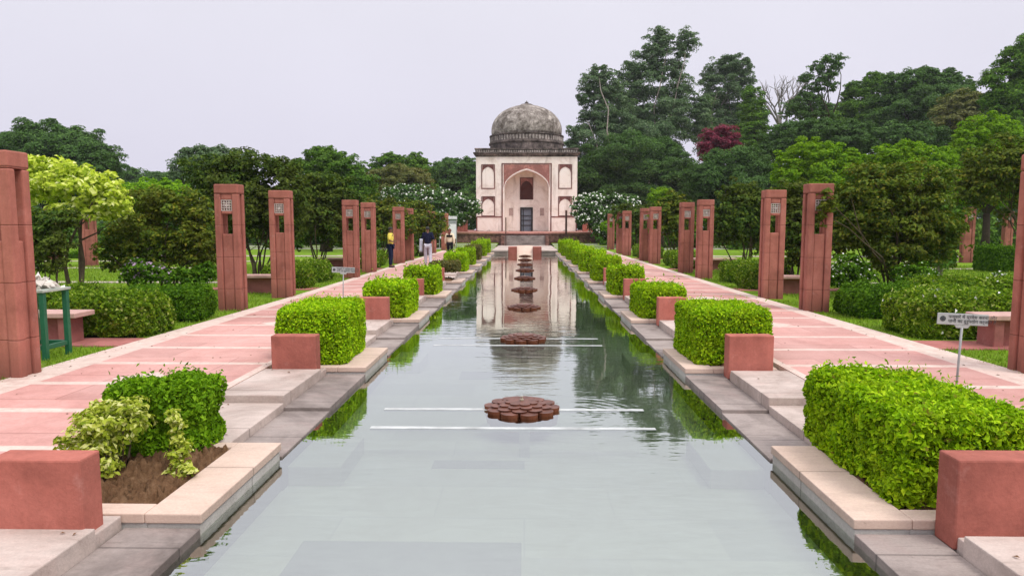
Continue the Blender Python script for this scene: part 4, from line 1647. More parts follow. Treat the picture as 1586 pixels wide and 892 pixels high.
def person(loc, rz, H, label, shirt, trousers, hair_col, pose, long_top=False, hair_long=False):
    k = H / 1.70
    root = empty('person', loc, rz, label, 'person')
    # joints (facing -y); pose: elbow/hand/knee/foot offsets
    J = {'pel': (0, 0, .93), 'wst': (0, 0, 1.08), 'chs': (0, -.005, 1.27), 'nck': (0, .0, 1.43), 'hd0': (0, -.005, 1.50), 'hd1': (0, -.02, 1.585), 'hd2': (0, -.01, 1.665)}
    for s, n in ((1, 'l'), (-1, 'r')):
        J['sh' + n] = (s * .175, 0, 1.385)
        J['el' + n], J['wr' + n], J['ha' + n] = pose['arm' + n]
        J['hp' + n] = (s * .095, 0, .89)
        J['kn' + n], J['an' + n], J['to' + n] = pose['leg' + n]
    J = {a: (x * k, y * k, z * k) for a, (x, y, z) in J.items()}
    def mk(name, ch, rad, mat, rt, parent, inflate=0, sub=2):
        names = []
        for e_ in ch:
            for q in e_:
                if q not in names: names.append(q)
        idx = {q: i for i, q in enumerate(names)}
        return skin_mesh(name, [J[q] for q in names], [(idx[a], idx[b]) for a, b in ch],
                         [tuple((rr + inflate) * k for rr in (rad[q] if hasattr(rad[q], '__len__') else (rad[q], rad[q]))) for q in names], mat, parent, idx[rt], sub)
    rad = dict(pel=(.135, .10), wst=(.12, .09), chs=(.15, .10), nck=.052, hd0=.062, hd1=(.074, .088), hd2=(.06, .07))
    for n in 'lr':
        rad.update({'sh' + n: .06, 'el' + n: .04, 'wr' + n: .028, 'ha' + n: (.02, .038), 'hp' + n: .085, 'kn' + n: .056, 'an' + n: .036, 'to' + n: (.038, .028)})
    body = [('pel', 'wst'), ('wst', 'chs'), ('chs', 'nck'), ('nck', 'hd0'), ('hd0', 'hd1'), ('hd1', 'hd2')]
    for n in 'lr':
        body += [('chs', 'sh' + n), ('sh' + n, 'el' + n), ('el' + n, 'wr' + n), ('wr' + n, 'ha' + n), ('pel', 'hp' + n), ('hp' + n, 'kn' + n), ('kn' + n, 'an' + n), ('an' + n, 'to' + n)]
    bo = mk('body', body, rad, SKIN, 'pel', root)
    # face details and fingers belong to the body's skin: small raised shapes
    top = [('pel', 'wst'), ('wst', 'chs'), ('chs', 'nck')]
    for n in 'lr':
        top += [('chs', 'sh' + n), ('sh' + n, 'el' + n)]
        if pose.get('sleeve'): top += [('el' + n, 'wr' + n)]
    tr = dict(rad); tr['pel'] = (.15, .115) if not long_top else (.17, .13); tr['nck'] = .05
    for n in 'lr': tr['el' + n] = .05; tr['wr' + n] = .036
    mk('shirt', top, tr, shirt, 'chs', root, .024)
    lg = []
    for n in 'lr': lg += [('pel', 'hp' + n), ('hp' + n, 'kn' + n), ('kn' + n, 'an' + n)]
    tl = dict(rad)
    for n in 'lr': tl['kn' + n] = .068; tl['an' + n] = .052
    mk('trousers', lg, tl, trousers, 'pel', root, .010)
    for n in 'lr':
        m_ = MB()
        ax, ay, az = J['an' + n]; tx, ty, tz = J['to' + n]
        m_.tube([(ax, ay + .05 * k, .035), (ax, ay, .045), ((ax + tx) / 2, (ay + ty) / 2, .038), (tx, ty - .02, .028)], [.034, .045, .043, .03], 8)
        m_.build('shoe', plain('dark_shoe', (.03, .025, .025), .6), root, smooth=True)
        # fingers
        hx, hy, hz = J['ha' + n]; wx, wy, wz = J['wr' + n]
        d = Vector((hx - wx, hy - wy, hz - wz)).normalized()
        sd_ = d.cross(Vector((0, 1, 0)))
        if sd_.length < .2: sd_ = d.cross(Vector((1, 0, 0)))
        sd_.normalize()
        m_ = MB()
        for q, ln in enumerate((.062, .072, .068, .052)):
            b0 = Vector((hx, hy, hz)) + sd_ * (.018 * (q - 1.5))
            m_.tube([b0, b0 + d * ln * .55, b0 + d * ln + Vector((0, -.014, 0))], [.0085, .008, .006], 6)
        b0 = Vector((hx, hy, hz)) - d * .03 - sd_ * .03
        m_.tube([b0, b0 - sd_ * .018 + d * .025, b0 - sd_ * .02 + d * .05], [.011, .01, .007], 6)
        m_.build('fingers', SKIN, root, smooth=True)
    # hair cap
    m_ = MB()
    hc = Vector(J['hd1'])
    vs, fs = [], []
    NU, NV = 16, 8
    for i in range(NV + 1):
        th = i / NV * (1.75 if not hair_long else 2.0)
        for j in range(NU):
            ph = 2 * math.pi * j / NU
            front = -math.sin(ph)
            t2 = th * (.78 if front > .35 else 1.0)
            vs.append((hc.x + .092 * k * math.sin(t2) * math.cos(ph), hc.y + .012 + .104 * k * math.sin(t2) * math.sin(ph), hc.z + .015 + .098 * k * math.cos(t2)))
    for i in range(NV):
        for j in range(NU):
            j2 = (j + 1) % NU
            fs.append((i * NU + j, (i + 1) * NU + j, (i + 1) * NU + j2, i * NU + j2))
    m_.add(vs, fs)
    if hair_long:
        m_.tube([(hc.x, hc.y + .09, hc.z), (hc.x, hc.y + .13, hc.z - .12), (hc.x, hc.y + .115, hc.z - .28)], [.06, .055, .02], 8)
    m_.build('hair', plain('hair', hair_col, .5, .2), root, smooth=True)
    # eyes, nose, ears, mouth
    m_ = MB()
    m_.add([(hc.x, hc.y - .108 * k, hc.z - .012), (hc.x + .014, hc.y - .085 * k, hc.z - .022), (hc.x - .014, hc.y - .085 * k, hc.z - .022), (hc.x, hc.y - .085 * k, hc.z + .02)], [(0, 1, 3), (0, 3, 2), (0, 2, 1)])
    for s in (-1, 1):
        m_.tube([(hc.x + s * .078 * k, hc.y + .01, hc.z - .02), (hc.x + s * .088 * k, hc.y + .012, hc.z + .02)], [.012, .014], 6)
    m_.build('nose_and_ears', SKIN, root, smooth=True)
    m_ = MB()
    for s in (-1, 1):
        m_.tube([(hc.x + s * .03 - .01, hc.y - .088 * k, hc.z + .012), (hc.x + s * .03 + .01, hc.y - .088 * k, hc.z + .012)], .006, 6)
    m_.tube([(hc.x - .02, hc.y - .086 * k, hc.z - .045), (hc.x + .02, hc.y - .086 * k, hc.z - .045)], .005, 6)
    m_.build('eyes_and_mouth', M['ink'], root)
    return root


hang = lambda s, f=0.: [(s * .235, .02 + f * .5, 1.12), (s * .245, -.04 + f, .88), (s * .245, -.06 + f * 1.2, .80)]
walk = dict(arml=hang(1, -.05), armr=hang(-1, .08),
            legl=[(.10, -.08, .49), (.105, -.12, .08), (.115, -.25, .035)], legr=[(-.10, .02, .49), (-.11, .16, .10), (-.12, .04, .04)])
stand = dict(arml=[(.235, -.02, 1.13), (.12, -.21, 1.10), (.05, -.23, 1.11)], armr=[(-.235, -.02, 1.13), (-.12, -.20, 1.07), (-.05, -.22, 1.08)],
             legl=[(.10, -.01, .49), (.10, .02, .08), (.115, -.12, .035)], legr=[(-.10, -.02, .49), (-.105, .01, .08), (-.12, -.13, .035)])
cl = lambda n, c: plain(n, c, .9, .15, 10, .1, .3)
navy = cl('navy_cotton', (.012, .014, .035))
mx_, _ = at(663, 413, 28.7)
person((mx_, 28.7, 0), R(186), 1.70, 'person walking away in a navy t-shirt and pale grey trousers', navy, cl('pale_grey_cotton', (.52, .51, .58)), (.012, .009, .008), walk)
m = MB()
r = np.random.default_rng(9)
vs, fs = [], []
for i in range(9):
    for j in range(5):
        t = i / 8
        vs.append((.03 * (j - 2) + .012 * math.sin(j * 2.1 + t * 3), -.05 * math.sin(j * 1.9) * t, -.02 - .55 * t + .012 * math.sin(j * 3)))
for i in range(8):
    for j in range(4):
        fs.append((i * 5 + j, i * 5 + j + 1, (i + 1) * 5 + j + 1, (i + 1) * 5 + j))
m.add(vs, fs)
ob = m.build('draped_cloth', cl('light_blue_grey_cloth', (.48, .50, .58)), smooth=True)
sm = ob.modifiers.new('solid', 'SOLIDIFY'); sm.thickness = .035
ob.location = (mx_ - .27, 28.62, 1.2)
tag(ob, 'pale grey cloth hanging over the arm of the person in navy', 'cloth')
mx_, _ = at(604, 414, 28.0)
person((mx_, 28.2, 0), R(86), 1.68, 'person in a yellow shirt and dark jeans standing at the left path edge', cl('yellow_cotton', (.80, .66, .12)), cl('dark_denim', (.012, .018, .045)), (.012, .009, .008), stand)
mx_, _ = at(697, 404, 34.0)
p3 = person((mx_, 34.0, 0), R(172), 1.58, 'person with reddish hair in a cream top with a black shoulder band, seen from behind', cl('cream_cotton', (.80, .68, .50)), cl('black_cotton', (.015, .014, .018)), (.14, .035, .025), dict(walk, sleeve=True), True, True)
m = MB()
prof = []
for z, a, b in ((1.25, .195, .135), (1.255, .205, .145), (1.35, .205, .14), (1.355, .195, .13)):
    prof.append((a, b, z))
vs, fs = [], []
for a, b, z in prof:
    for q in range(20):
        t = 2 * math.pi * q / 20
        vs.append((a * math.cos(t) * .93, b * math.sin(t) * .93, z * .93))
for i in range(3):
    for q in range(20):
        fs.append((i * 20 + q, i * 20 + (q + 1) % 20, (i + 1) * 20 + (q + 1) % 20, (i + 1) * 20 + q))
m.add(vs, fs)
m.build('black_band', cl('black_band', (.012, .012, .014)), p3, smooth=True)
for c in p3.children:
    pass

# ------------------------------------------------------------------ shrubs near the paths (crape myrtles)
GC = 'crape myrtles behind the pillars'


def myrtle(Y, ub, items, leaf, label, lsz, seed, cov=2.0, stems=8, r0=.035, dx=0, bark='bark'):
    xb, _ = at(ub, 400, Y)
    return tree('crape_myrtle', (xb, Y, -.04), lobes_px(Y, items), leaf, label, 'tree', GC, lsz, cov, seed, bark, r0, stems, .26, rough=.3, shell=(.35, 1.05))


myrtle(17.5, 255, [(255, 350, 62, 42), (205, 372, 44, 42), (305, 372, 40, 42), (240, 318, 42, 24), (290, 322, 36, 24), (180, 395, 28, 26), (320, 398, 22, 24), (250, 395, 46, 26)], 'crape', 'reddish olive crape myrtle left of the first lattice pillar', .10, 101, 1.5)
myrtle(22, 398, [(400, 320, 62, 50), (350, 290, 50, 42), (440, 300, 42, 42), (320, 270, 36, 28), (390, 262, 46, 26), (430, 345, 34, 34), (365, 340, 40, 36), (440, 262, 22, 18)], 'crape_green', 'tall dark crape myrtle between the first pair of left pillars', .12, 102, 1.7)
myrtle(26, 492, [(500, 330, 50, 40), (470, 305, 38, 36), (530, 322, 34, 36), (520, 355, 32, 26), (475, 345, 34, 30), (500, 292, 34, 22)], 'crape_green', 'dark crape myrtle with bare pale stems behind the left notice sign', .14, 103, 1.7)
myrtle(33, 590, [(590, 340, 38, 30), (565, 335, 26, 28), (618, 348, 26, 22), (590, 326, 24, 14)], 'crape', 'reddish crape myrtle behind the person in yellow', .16, 104, 1.7)
myrtle(39, 652, [(650, 345, 34, 26), (630, 335, 24, 22), (672, 350, 20, 20)], 'crape', 'reddish crape myrtle behind the person in navy', .18, 105, 1.7)
myrtle(17.5, 1380, [(1380, 340, 72, 54), (1280, 312, 15, 20, -3.55), (1272, 330, 10, 14, -3.5), (1330, 330, 48, 52), (1435, 335, 46, 54), (1360, 285, 46, 30), (1420, 285, 40, 28), (1300, 368, 24, 30), (1460, 372, 24, 32), (1385, 392, 56, 26)], 'crape', 'broad reddish olive crape myrtle beside the nearer right pillar', .10, 106, 1.6)
myrtle(18.5, 1236, [(1236, 350, 40, 46), (1230, 310, 32, 30), (1256, 330, 30, 40), (1220, 345, 22, 40), (1240, 390, 26, 26)], 'crape_green', 'dark upright crape myrtle between the first pair of right pillars', .11, 107, 1.8)
myrtle(24.5, 1150, [(1150, 340, 38, 38), (1125, 335, 28, 32), (1175, 335, 26, 34), (1150, 305, 30, 22), (1120, 362, 20, 20), (1172, 368, 18, 20)], 'crape_green', 'rounded dark crape myrtle by the second pair of right pillars', .13, 108, 1.8)
myrtle(33, 1045, [(1042, 340, 26, 30), (1025, 335, 18, 24), (1060, 342, 16, 26), (1042, 315, 18, 16)], 'crape', 'brownish crape myrtle by the third pair of right pillars', .16, 109, 1.8)
myrtle(43, 985, [(980, 340, 22, 24), (965, 332, 15, 18), (995, 340, 14, 20)], 'crape_green', 'small dark crape myrtle by the far right pillars', .2, 110, 1.8)
myrtle(22, 1625, [(1530, 270, 44, 36), (1560, 250, 44, 40), (1510, 300, 28, 24), (1580, 300, 34, 36), (1600, 270, 30, 40)], 'crape', 'olive crape myrtle hanging beside the right edge pillar', .12, 111, 1.5)
myrtle(15, 75, [(75, 370, 36, 34), (60, 345, 24, 24), (90, 345, 26, 22), (70, 400, 34, 22)], 'crape_green', 'low dark crape myrtle beneath the pale variegated tree', .09, 112, 1.7, 6, .02)

# pale variegated tree at the left
x, _ = at(95, 400, 15.5)
tree('variegated_tree', (x, 16, -.04), lobes_px(16, [(85, 275, 48, 30), (130, 290, 46, 28), (170, 308, 30, 22), (55, 268, 34, 24), (110, 320, 36, 18), (150, 328, 26, 14), (40, 300, 30, 40), (188, 322, 14, 12)]),
     'variegated', 'pale yellow green variegated tree beside the nearest left pillar', 'tree', None, .13, 1.6, 120, 'bark', .06, 3, .3, rough=.3, shell=(.4, 1.05))

# slim young tree on the right lawn
x, _ = at(1455, 430, 22)
tree('young_tree', (x, 22, -.04), lobes_px(22, [(1457, 405, 7, 24), (1455, 352, 26, 16), (1470, 335, 22, 16)]), 'mid', 'slim young tree with a pale trunk on the right lawn', 'tree', None, .12, 1.5, 121, 'bark_pale', .07, 1, .4, fork=1.4)

# flower shrubs at the foot of the myrtles
def fshrub(Y, items, leaf, label, flowers, seed, lsz=.09):
    lo = lobes_px(Y, items)
    x0, y0 = lo[0][0], lo[0][1]
    lo = [(x - x0, y - y0, z + .04, a, b, c) for x, y, z, a, b, c in lo]
    bush('flowering_shrub', (x0, y0, -.04), lo, leaf, label, 'shrub', 'flowering shrubs below the myrtles', lsz, 2.2, seed, flowers, 6, .015)


fshrub(16.6, [(222, 420, 24, 18), (200, 430, 16, 12), (250, 426, 20, 14)], 'hedge_dark', 'mauve flowered shrub below the reddish myrtle on the left', ('purple_flower', 260, .06), 131)
fshrub(16.8, [(290, 428, 26, 16), (320, 425, 18, 18)], 'hedge_dark', 'plain dark shrub below the reddish myrtle on the left', None, 132)
fshrub(16.6, [(1312, 420, 26, 24), (1295, 430, 14, 14), (1335, 430, 18, 14)], 'hedge_dark', 'white flecked shrub beside the base of the nearer right pillar', ('white_flower', 200, .045), 133)
fshrub(16.6, [(1415, 425, 26, 18), (1440, 430, 14, 12)], 'hedge_dark', 'white flecked shrub below the broad right myrtle', ('white_flower', 110, .045), 134)
fshrub(16.0, [(1548, 432, 8, 10), (1535, 437, 6, 6)], 'mid', 'small white rose bush near the right edge pillar', ('white_flower', 40, .07), 135)

# ------------------------------------------------------------------ trees farther back
def far(name, Y, ub, items, leaf, label, lsz, cov, seed, bark='bark_dark', r0=.35, group=None, **kw):
    x, _ = at(ub, 380, Y)
    return tree(name, (x, Y, -.05), lobes_px(Y, items), leaf, label, 'tree', group, lsz * .66, cov * 1.08, seed, bark, r0, 1, split=.12, **kw)


GF = 'trees behind the garden'
# left side
far('broad_tree', 62, 80, [(75, 240, 80, 40), (20, 245, 60, 36), (120, 240, 55, 36), (90, 218, 50, 24), (150, 262, 38, 34), (45, 222, 40, 22), (-30, 250, 50, 40), (85, 285, 95, 34), (165, 290, 26, 34)], 'dark', 'big dark dome shaped tree at the far left against the sky', .32, 2.2, 201, r0=.6, group=GF, clump=.24)
far('leafy_tree', 48, 228, [(230, 300, 36, 22), (200, 305, 26, 20), (265, 300, 30, 20), (230, 325, 40, 24)], 'bright', 'fresh green low tree behind the left reddish myrtle', .26, 2.0, 202, group=GF)
far('leafy_tree', 95, 225, [(225, 285, 50, 20), (190, 275, 26, 18), (265, 287, 36, 18), (215, 305, 80, 20)], 'dark', 'low dark distant tree beyond the left lawn', .42, 2.2, 203, group=GF)
far('leafy_tree', 55, 320, [(315, 250, 40, 22), (290, 268, 28, 22), (350, 255, 36, 24), (330, 285, 60, 30), (300, 238, 18, 10)], 'euc', 'grey green tree behind the tall dark left myrtle', .28, 1.9, 204, group=GF)
far('leafy_tree', 46, 505, [(500, 262, 42, 28), (525, 268, 36, 28), (475, 275, 32, 26), (500, 243, 28, 14), (550, 290, 34, 30), (515, 300, 50, 32)], 'mid', 'rounded mid green tree standing out above the left myrtles', .24, 2.2, 205, group=GF)
far('leafy_tree', 70, 610, [(600, 262, 26, 22), (640, 262, 26, 22), (605, 250, 16, 14), (645, 250, 14, 12), (620, 290, 50, 30), (570, 280, 30, 26)], 'mid', 'ragged topped tree left of the tomb against the sky', .34, 2.1, 206, group=GF)
far('leafy_tree', 66, 620, [(620, 275, 34, 18), (590, 278, 26, 16), (648, 280, 22, 18), (625, 300, 46, 26)], 'olive', 'yellow olive leaved tree left of the tomb', .27, 2.1, 207, group=GF)
far('leafy_tree', 86, 705, [(702, 270, 36, 26), (725, 272, 24, 26), (680, 280, 28, 26), (705, 300, 45, 34), (738, 300, 20, 40)], 'dark', 'dark rounded tree close beside the left of the tomb', .38, 2.4, 208, group=GF)
# white flowering bushes either side of the tomb
for (Y, ub, items, lab, sd_) in ((60, 655, [(640, 308, 42, 20), (690, 316, 38, 20), (608, 308, 22, 14), (722, 322, 22, 18), (665, 335, 60, 20)], 'large white flowering bush left of the tomb', 211),
                                 (58, 940, [(930, 322, 34, 22), (965, 325, 30, 20), (905, 325, 18, 22), (945, 340, 50, 20)], 'large white flowering bush right of the tomb', 212)):
    lo = lobes_px(Y, items)
    x, _ = at(ub, 380, Y)
    tree('flowering_bush', (x, Y, .1), lo, 'dark', lab, 'bush', 'white flowering bushes beside the tomb', .3, 2.0, sd_, 'bark_dark', .12, 5, .26, flowers=('white_flower', 1500, .17))
far('leafy_tree', 50, 1025, [(1024, 305, 18, 14), (1012, 312, 12, 12), (1035, 318, 14, 14)], 'bright', 'small lime green tree in front of the eucalyptus', .22, 2.0, 213, r0=.12, group=GF)
far('leafy_tree', 52, 960, [(965, 345, 22, 14), (945, 350, 14, 10)], 'bright', 'small yellow green shrub tree beside the far right pillar', .2, 2.0, 214, r0=.1, group=GF)

# right: tall eucalyptus stand
GE = 'eucalyptus trees right of the tomb'
EK = dict(clump=.30, rough=.3, shell=(.5, 1.05), tipz=-.15)
far('eucalyptus_tree', 88, 1005, [(1018, 60, 15, 15), (1034, 70, 14, 16), (1012, 84, 20, 16), (1064, 62, 17, 13), (1058, 80, 14, 14), (993, 100, 22, 17), (1022, 108, 18, 18), (975, 118, 18, 14), (1050, 108, 13, 18), (968, 142, 24, 18), (1000, 135, 26, 22), (1038, 140, 26, 24), (1062, 150, 16, 20), (985, 172, 34, 22), (1030, 180, 40, 26), (1065, 190, 26, 26), (1085, 172, 15, 22), (1088, 200, 16, 24), (1010, 215, 60, 30)],
    'euc', 'tallest grey green eucalyptus with a forked top right of the tomb', .34, 1.7, 221, 'bark_pale', .22, GE, **EK)
far('eucalyptus_tree', 84, 930, [(930, 112, 14, 12), (918, 128, 17, 16), (942, 130, 16, 16), (906, 150, 12, 16), (930, 156, 22, 18), (955, 150, 16, 14), (905, 178, 10, 10), (935, 188, 32, 20), (898, 205, 17, 12), (888, 222, 9, 8), (925, 222, 44, 24), (965, 200, 32, 28), (905, 250, 30, 26), (950, 258, 50, 34), (990, 250, 46, 36)],
    'euc', 'eucalyptus leaning over the tomb roof, lowest of the tall stand', .34, 1.8, 222, 'bark_pale', .22, GE, **EK)
far('eucalyptus_tree', 94, 1130, [(1135, 98, 20, 14), (1112, 108, 16, 16), (1152, 105, 13, 14), (1098, 122, 12, 16), (1130, 124, 26, 18), (1155, 130, 12, 18), (1108, 150, 20, 20), (1138, 155, 24, 24), (1098, 175, 18, 22), (1125, 185, 30, 26), (1150, 190, 20, 26), (1115, 220, 40, 30)],
    'euc', 'rounded crown eucalyptus between the forked one and the bare tree', .36, 1.8, 223, 'bark_pale', .2, GE, **EK)
far('dense_tree', 76, 955, [(950, 300, 60, 34), (1010, 290, 60, 40), (905, 290, 30, 40), (1060, 280, 50, 44), (980, 250, 70, 34)], 'dark', 'dense dark tree filling the shade below the eucalyptus', .36, 2.3, 224, group=GF)
far('dense_tree', 80, 1162, [(1165, 165, 16, 30), (1170, 195, 20, 34), (1160, 220, 24, 34), (1175, 240, 24, 30)], 'mid', 'narrow dark green column tree beside the bare tree', .34, 2.1, 225, group=GF)
# magenta bougainvillea
far('bougainvillea', 66, 1112, [(1118, 215, 26, 18), (1105, 232, 22, 18), (1130, 222, 16, 14), (1095, 240, 12, 12)], 'magenta', 'magenta bougainvillea glowing among the dark trees', .26, 1.9, 226, r0=.18, group=None, clump=.32)
far('dense_tree', 60, 1125, [(1130, 255, 44, 26), (1090, 275, 36, 24), (1165, 265, 36, 30), (1120, 295, 60, 30), (1175, 300, 30, 26)], 'dark', 'layered dark tree directly below the magenta bougainvillea', .3, 2.2, 227, group=GF, clump=.3)
# bare tree
x, _ = at(1203, 300, 98)
bt = empty('bare_tree', (x, 98, -.05), 0, 'leafless grey tree against the sky on the right', 'tree', GF)
mb = MB()
rr = np.random.default_rng(41)
zt0 = at(1203, 178, 98)[1]
mb.tube([(0, 0, 0), (.3, 0, zt0 * .6), (0, 0, zt0)], [.5, .35, .28], 8)
def branch(p, d, ln, rad, depth):
    q = p + d * ln
    mid = (p + q) / 2 + Vector((rr.normal(), rr.normal(), 0)) * ln * .06
    mb.tube([p, mid, q], [rad, rad * .8, rad * .55], 5)
    if depth == 0: return
    for _ in range(3):
        nd = (d + Vector((rr.normal() * .5, rr.normal() * .5, rr.normal() * .25 + .15))).normalized()
        branch(p.lerp(q, rr.uniform(.5, 1)), nd, ln * rr.uniform(.6, .8), rad * .6, depth - 1)
for a in range(5):
    branch(Vector((0, 0, zt0 - .5 - .5 * a)), Vector((math.cos(a * 1.3) * .5, math.sin(a * 1.3) * .5, .9)).normalized(), 3.4, .17, 3)
mb.build('trunk', plain('grey_dead_bark', (.21, .19, .175), .9, .3, 2), bt, smooth=True)
far('airy_tree', 74, 1262, [(1297, 95, 11, 8), (1280, 93, 11, 7), (1266, 106, 12, 8), (1291, 111, 11, 8), (1275, 122, 13, 9), (1250, 122, 11, 8), (1262, 136, 12, 8), (1287, 135, 10, 7), (1246, 146, 12, 8), (1240, 160, 14, 9), (1262, 156, 13, 9), (1224, 172, 16, 10), (1250, 176, 20, 12), (1278, 172, 16, 12)], 'dark', 'airy dark tree with separate leafy tufts poking into the sky', .32, 1.6, 231, r0=.2, group=GF, clump=.42, rough=.3, shell=(.4, 1.0), tipz=0)
far('dense_tree', 82, 1330, [(1335, 152, 26, 20), (1310, 180, 26, 18), (1365, 140, 30, 24), (1340, 188, 60, 28), (1290, 205, 50, 26), (1322, 136, 12, 10), (1352, 122, 14, 10), (1312, 150, 10, 9)], 'mid', 'dense green tree behind the airy tufted tree', .36, 2.2, 232, group=GF)
far('dense_tree', 78, 1430, [(1412, 126, 26, 16), (1385, 132, 18, 16), (1440, 120, 22, 14), (1466, 128, 24, 16), (1490, 138, 20, 16), (1440, 160, 60, 32), (1400, 178, 60, 34), (1480, 165, 34, 24), (1432, 110, 10, 6), (1470, 112, 9, 6)], 'dark', 'broad dark tree at the middle of the right skyline', .36, 2.2, 233, group=GF)
far('dense_tree', 70, 1500, [(1495, 165, 36, 26), (1470, 190, 40, 30), (1520, 185, 34, 34), (1500, 215, 50, 34)], 'olive', 'olive green tree left of the tree at the right frame edge', .34, 2.1, 234, group=GF)
far('dense_tree', 62, 1590, [(1590, 90, 36, 30), (1560, 130, 36, 30), (1610, 130, 50, 50), (1570, 165, 44, 34), (1545, 155, 20, 16), (1590, 210, 60, 44), (1615, 60, 30, 24)], 'mid', 'tall dark tree cut off by the right frame edge', .32, 2.1, 235, group=GF)
far('dense_tree', 66, 1250, [(1250, 212, 44, 22), (1215, 220, 40, 26), (1200, 245, 36, 28), (1290, 215, 40, 26), (1330, 215, 40, 22), (1380, 215, 40, 22), (1430, 215, 40, 22)], 'dark', 'long dark tree mass right of the bougainvillea', .34, 2.2, 236, group=GF)
# bright green middle trees
far('leafy_tree', 40, 1265, [(1255, 245, 38, 26), (1225, 260, 28, 26), (1290, 250, 34, 26), (1320, 262, 26, 26), (1260, 280, 56, 30)], 'bright', 'bright green tree behind the first pair of right pillars', .22, 2.1, 241, r0=.2, group=GF)
far('leafy_tree', 38, 1410, [(1390, 245, 42, 24), (1430, 250, 42, 26), (1360, 258, 28, 26), (1465, 262, 26, 26), (1410, 285, 70, 34)], 'bright', 'wide bright green tree above the broad right myrtle', .21, 2.1, 242, r0=.2, group=GF)
far('leafy_tree', 42, 1525, [(1525, 205, 36, 26), (1500, 228, 30, 26), (1550, 220, 28, 30), (1520, 255, 46, 34), (1495, 285, 34, 34), (1555, 280, 40, 40)], 'bright', 'tallest bright green tree near the right frame edge', .22, 2.1, 243, r0=.22, group=GF)
# low woodland closing the view under the crowns: reads as one mass
chs = []
for i in range(64):
    u = -140 + i * 30
    Y = 108 + 10 * rng.uniform()
    x, _ = at(u, 349, Y)
    hh = (3.2 if u < 760 else 5.0) * rng.uniform(.8, 1.25)
    chs.append((x, Y, hh * .9, 3.2, 3, hh))
pos, nr = crown_chunks(chs, .75, 1.9, rng, .3)
k = pos[:, 2] > 0
v, f = leaves(pos[k], nr[k], .75, .42, rng)
ob = np_mesh('far_woods', [(v, f, 0)], [L['dark']])
tag(ob, 'low dark woodland closing the view behind the garden', 'woodland', None, 'stuff')
# shrubs filling the ground line between lawns and trees
chs = []
for i in range(60):
    u = -160 + i * 32
    if 690 < u < 950: continue
    Y = rng.uniform(50, 58) if (u < 690 or u > 950) else 60
    x, _ = at(u, 349, Y)
    hh = rng.uniform(.7, 1.5)
    chs.append((x, Y, hh * .8, rng.uniform(1.2, 2.0), 1.2, hh))
pos, nr = crown_chunks(chs, .3, 1.9, rng, .3)
k = pos[:, 2] > 0
v, f = leaves(pos[k], nr[k], .3, .17, rng)
ob = np_mesh('undergrowth', [(v, f, 0)], [L['mid']])
tag(ob, 'low green undergrowth below the far trees', 'undergrowth', None, 'stuff')

# ------------------------------------------------------------------ grass blades near the paths
def blades(n, boxes, seed):
    r = np.random.default_rng(seed)
    ar = np.array([(b[1] - b[0]) * (b[3] - b[2]) / max(4, (b[2] + b[3]) / 2) ** 1.2 for b in boxes])
    k = r.choice(len(boxes), n, p=ar / ar.sum())
    bb = np.array(boxes)[k]
    x = bb[:, 0] + (bb[:, 1] - bb[:, 0]) * r.uniform(size=n)
    y = bb[:, 2] + (bb[:, 3] - bb[:, 2]) * r.uniform(size=n)
    h = r.uniform(.02, .055, n) * (1 + y / 30)
    w = .004 + y * .0004
    a = r.uniform(0, 3.14, n)
    ln = r.normal(0, .018, (n, 2))
    v = np.empty((n, 3, 3))
    v[:, 0] = np.stack([x - np.cos(a) * w, y - np.sin(a) * w, np.full(n, GZ - .005)], 1)
    v[:, 1] = np.stack([x + np.cos(a) * w, y + np.sin(a) * w, np.full(n, GZ - .005)], 1)
    v[:, 2] = np.stack([x + ln[:, 0], y + ln[:, 1], GZ + h], 1)
    f = (np.arange(n) * 3)[:, None] + np.array([[0, 1, 2]])
    return v.reshape(-1, 3), f


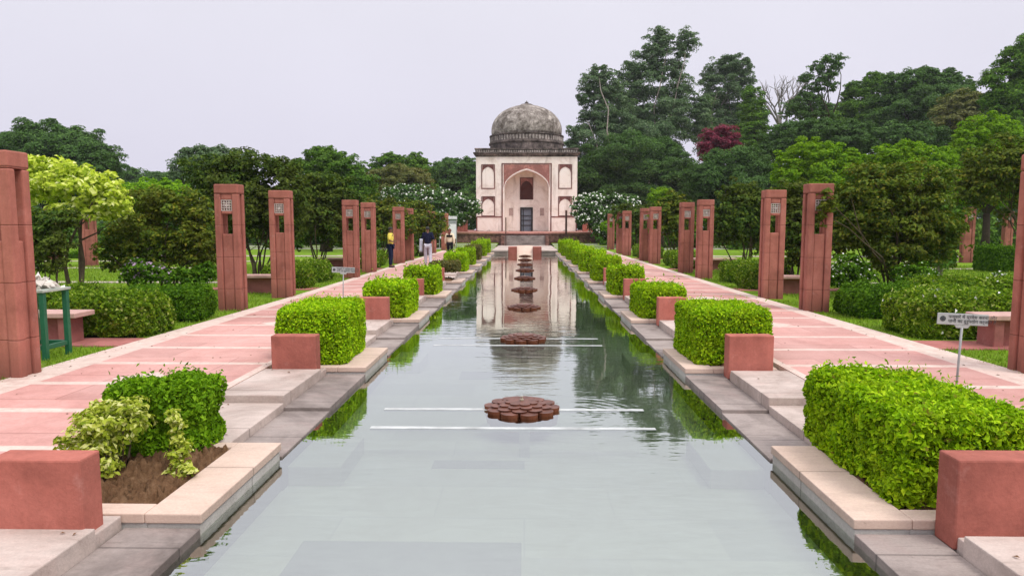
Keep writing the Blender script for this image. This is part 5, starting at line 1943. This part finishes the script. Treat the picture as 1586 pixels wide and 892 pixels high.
L['grass'] = leaf_mat('grass_blade', [(0, (.11, .19, .008)), (.5, (.17, .29, .012)), (1, (.27, .35, .04))], .3, .6)
bxs = []
for s in (-1, 1):
    for (xa, xb, ya, yb) in ((5.86, 9, 7, 9.7), (5.86, 6.6, 10.5, 16), (6.6, 12, 13.5, 18), (5.86, 9, 18.6, 27), (9, 20, 18, 30)):
        a, b = sorted((s * xa, s * xb))
        bxs.append((a, b, ya, yb))
v, f = blades(90000, bxs, 5)
tag(np_mesh('grass', [(v, f, 0)], [L['grass']]), 'short mown grass beside the garden paths', 'grass', None, 'stuff')

# dead leaves lying on the stones and drifting on the water
r = np.random.default_rng(77)
n = 260
c = np.empty((n, 3))
for i in range(n):
    s = r.choice([-1, 1]); y = 3.4 + 14 * r.uniform() ** 1.6
    if r.uniform() < .5: c[i] = (s * r.uniform(3.25, 5.6), y, .006)
    elif r.uniform() < .7:
        b_ = (y - 5.46) % P
        c[i] = (s * r.uniform(2.55, 3.1), y, .002 if 1.4 < b_ < 2.7 else (-.077 if b_ < 1.4 else -.03))
    else: c[i] = (r.choice([-1, 1]) * r.uniform(5.5, 5.9), y + 3, .006)
v, f = leaves(c, r.normal(size=(n, 3)) * .15 + np.array([0, 0, 1]), .035, .018, r)
tag(np_mesh('leaf_litter', [(v, f, 0)], [plain('dead_leaf', (.17, .085, .035), .8, .5, 20)]), 'scattered dead leaves on the paving and water', 'litter', None, 'stuff')

g = MB(); g.box(-138, 138, -9, 138, -1.8, 34)
hz = NT('thin_haze')
pv = hz.n('ShaderNodeVolumePrincipled')
pv.inputs['Color'].default_value = (.88, .90, .96, 1)
pv.inputs['Density'].default_value = .00030
pv.inputs['Anisotropy'].default_value = .2
hz.l(pv.outputs[0], hz.out.inputs['Volume'])
ho = g.build('haze', hz.mat)
tag(ho, 'thin pale haze hanging over the garden', 'haze', None, 'stuff')
scene.cycles.volume_bounces = 0
scene.cycles.max_bounces = 8
scene.cycles.transparent_max_bounces = 12
scene.cycles.caustics_reflective = False
scene.cycles.caustics_refractive = False
scene.cycles.use_denoising = True
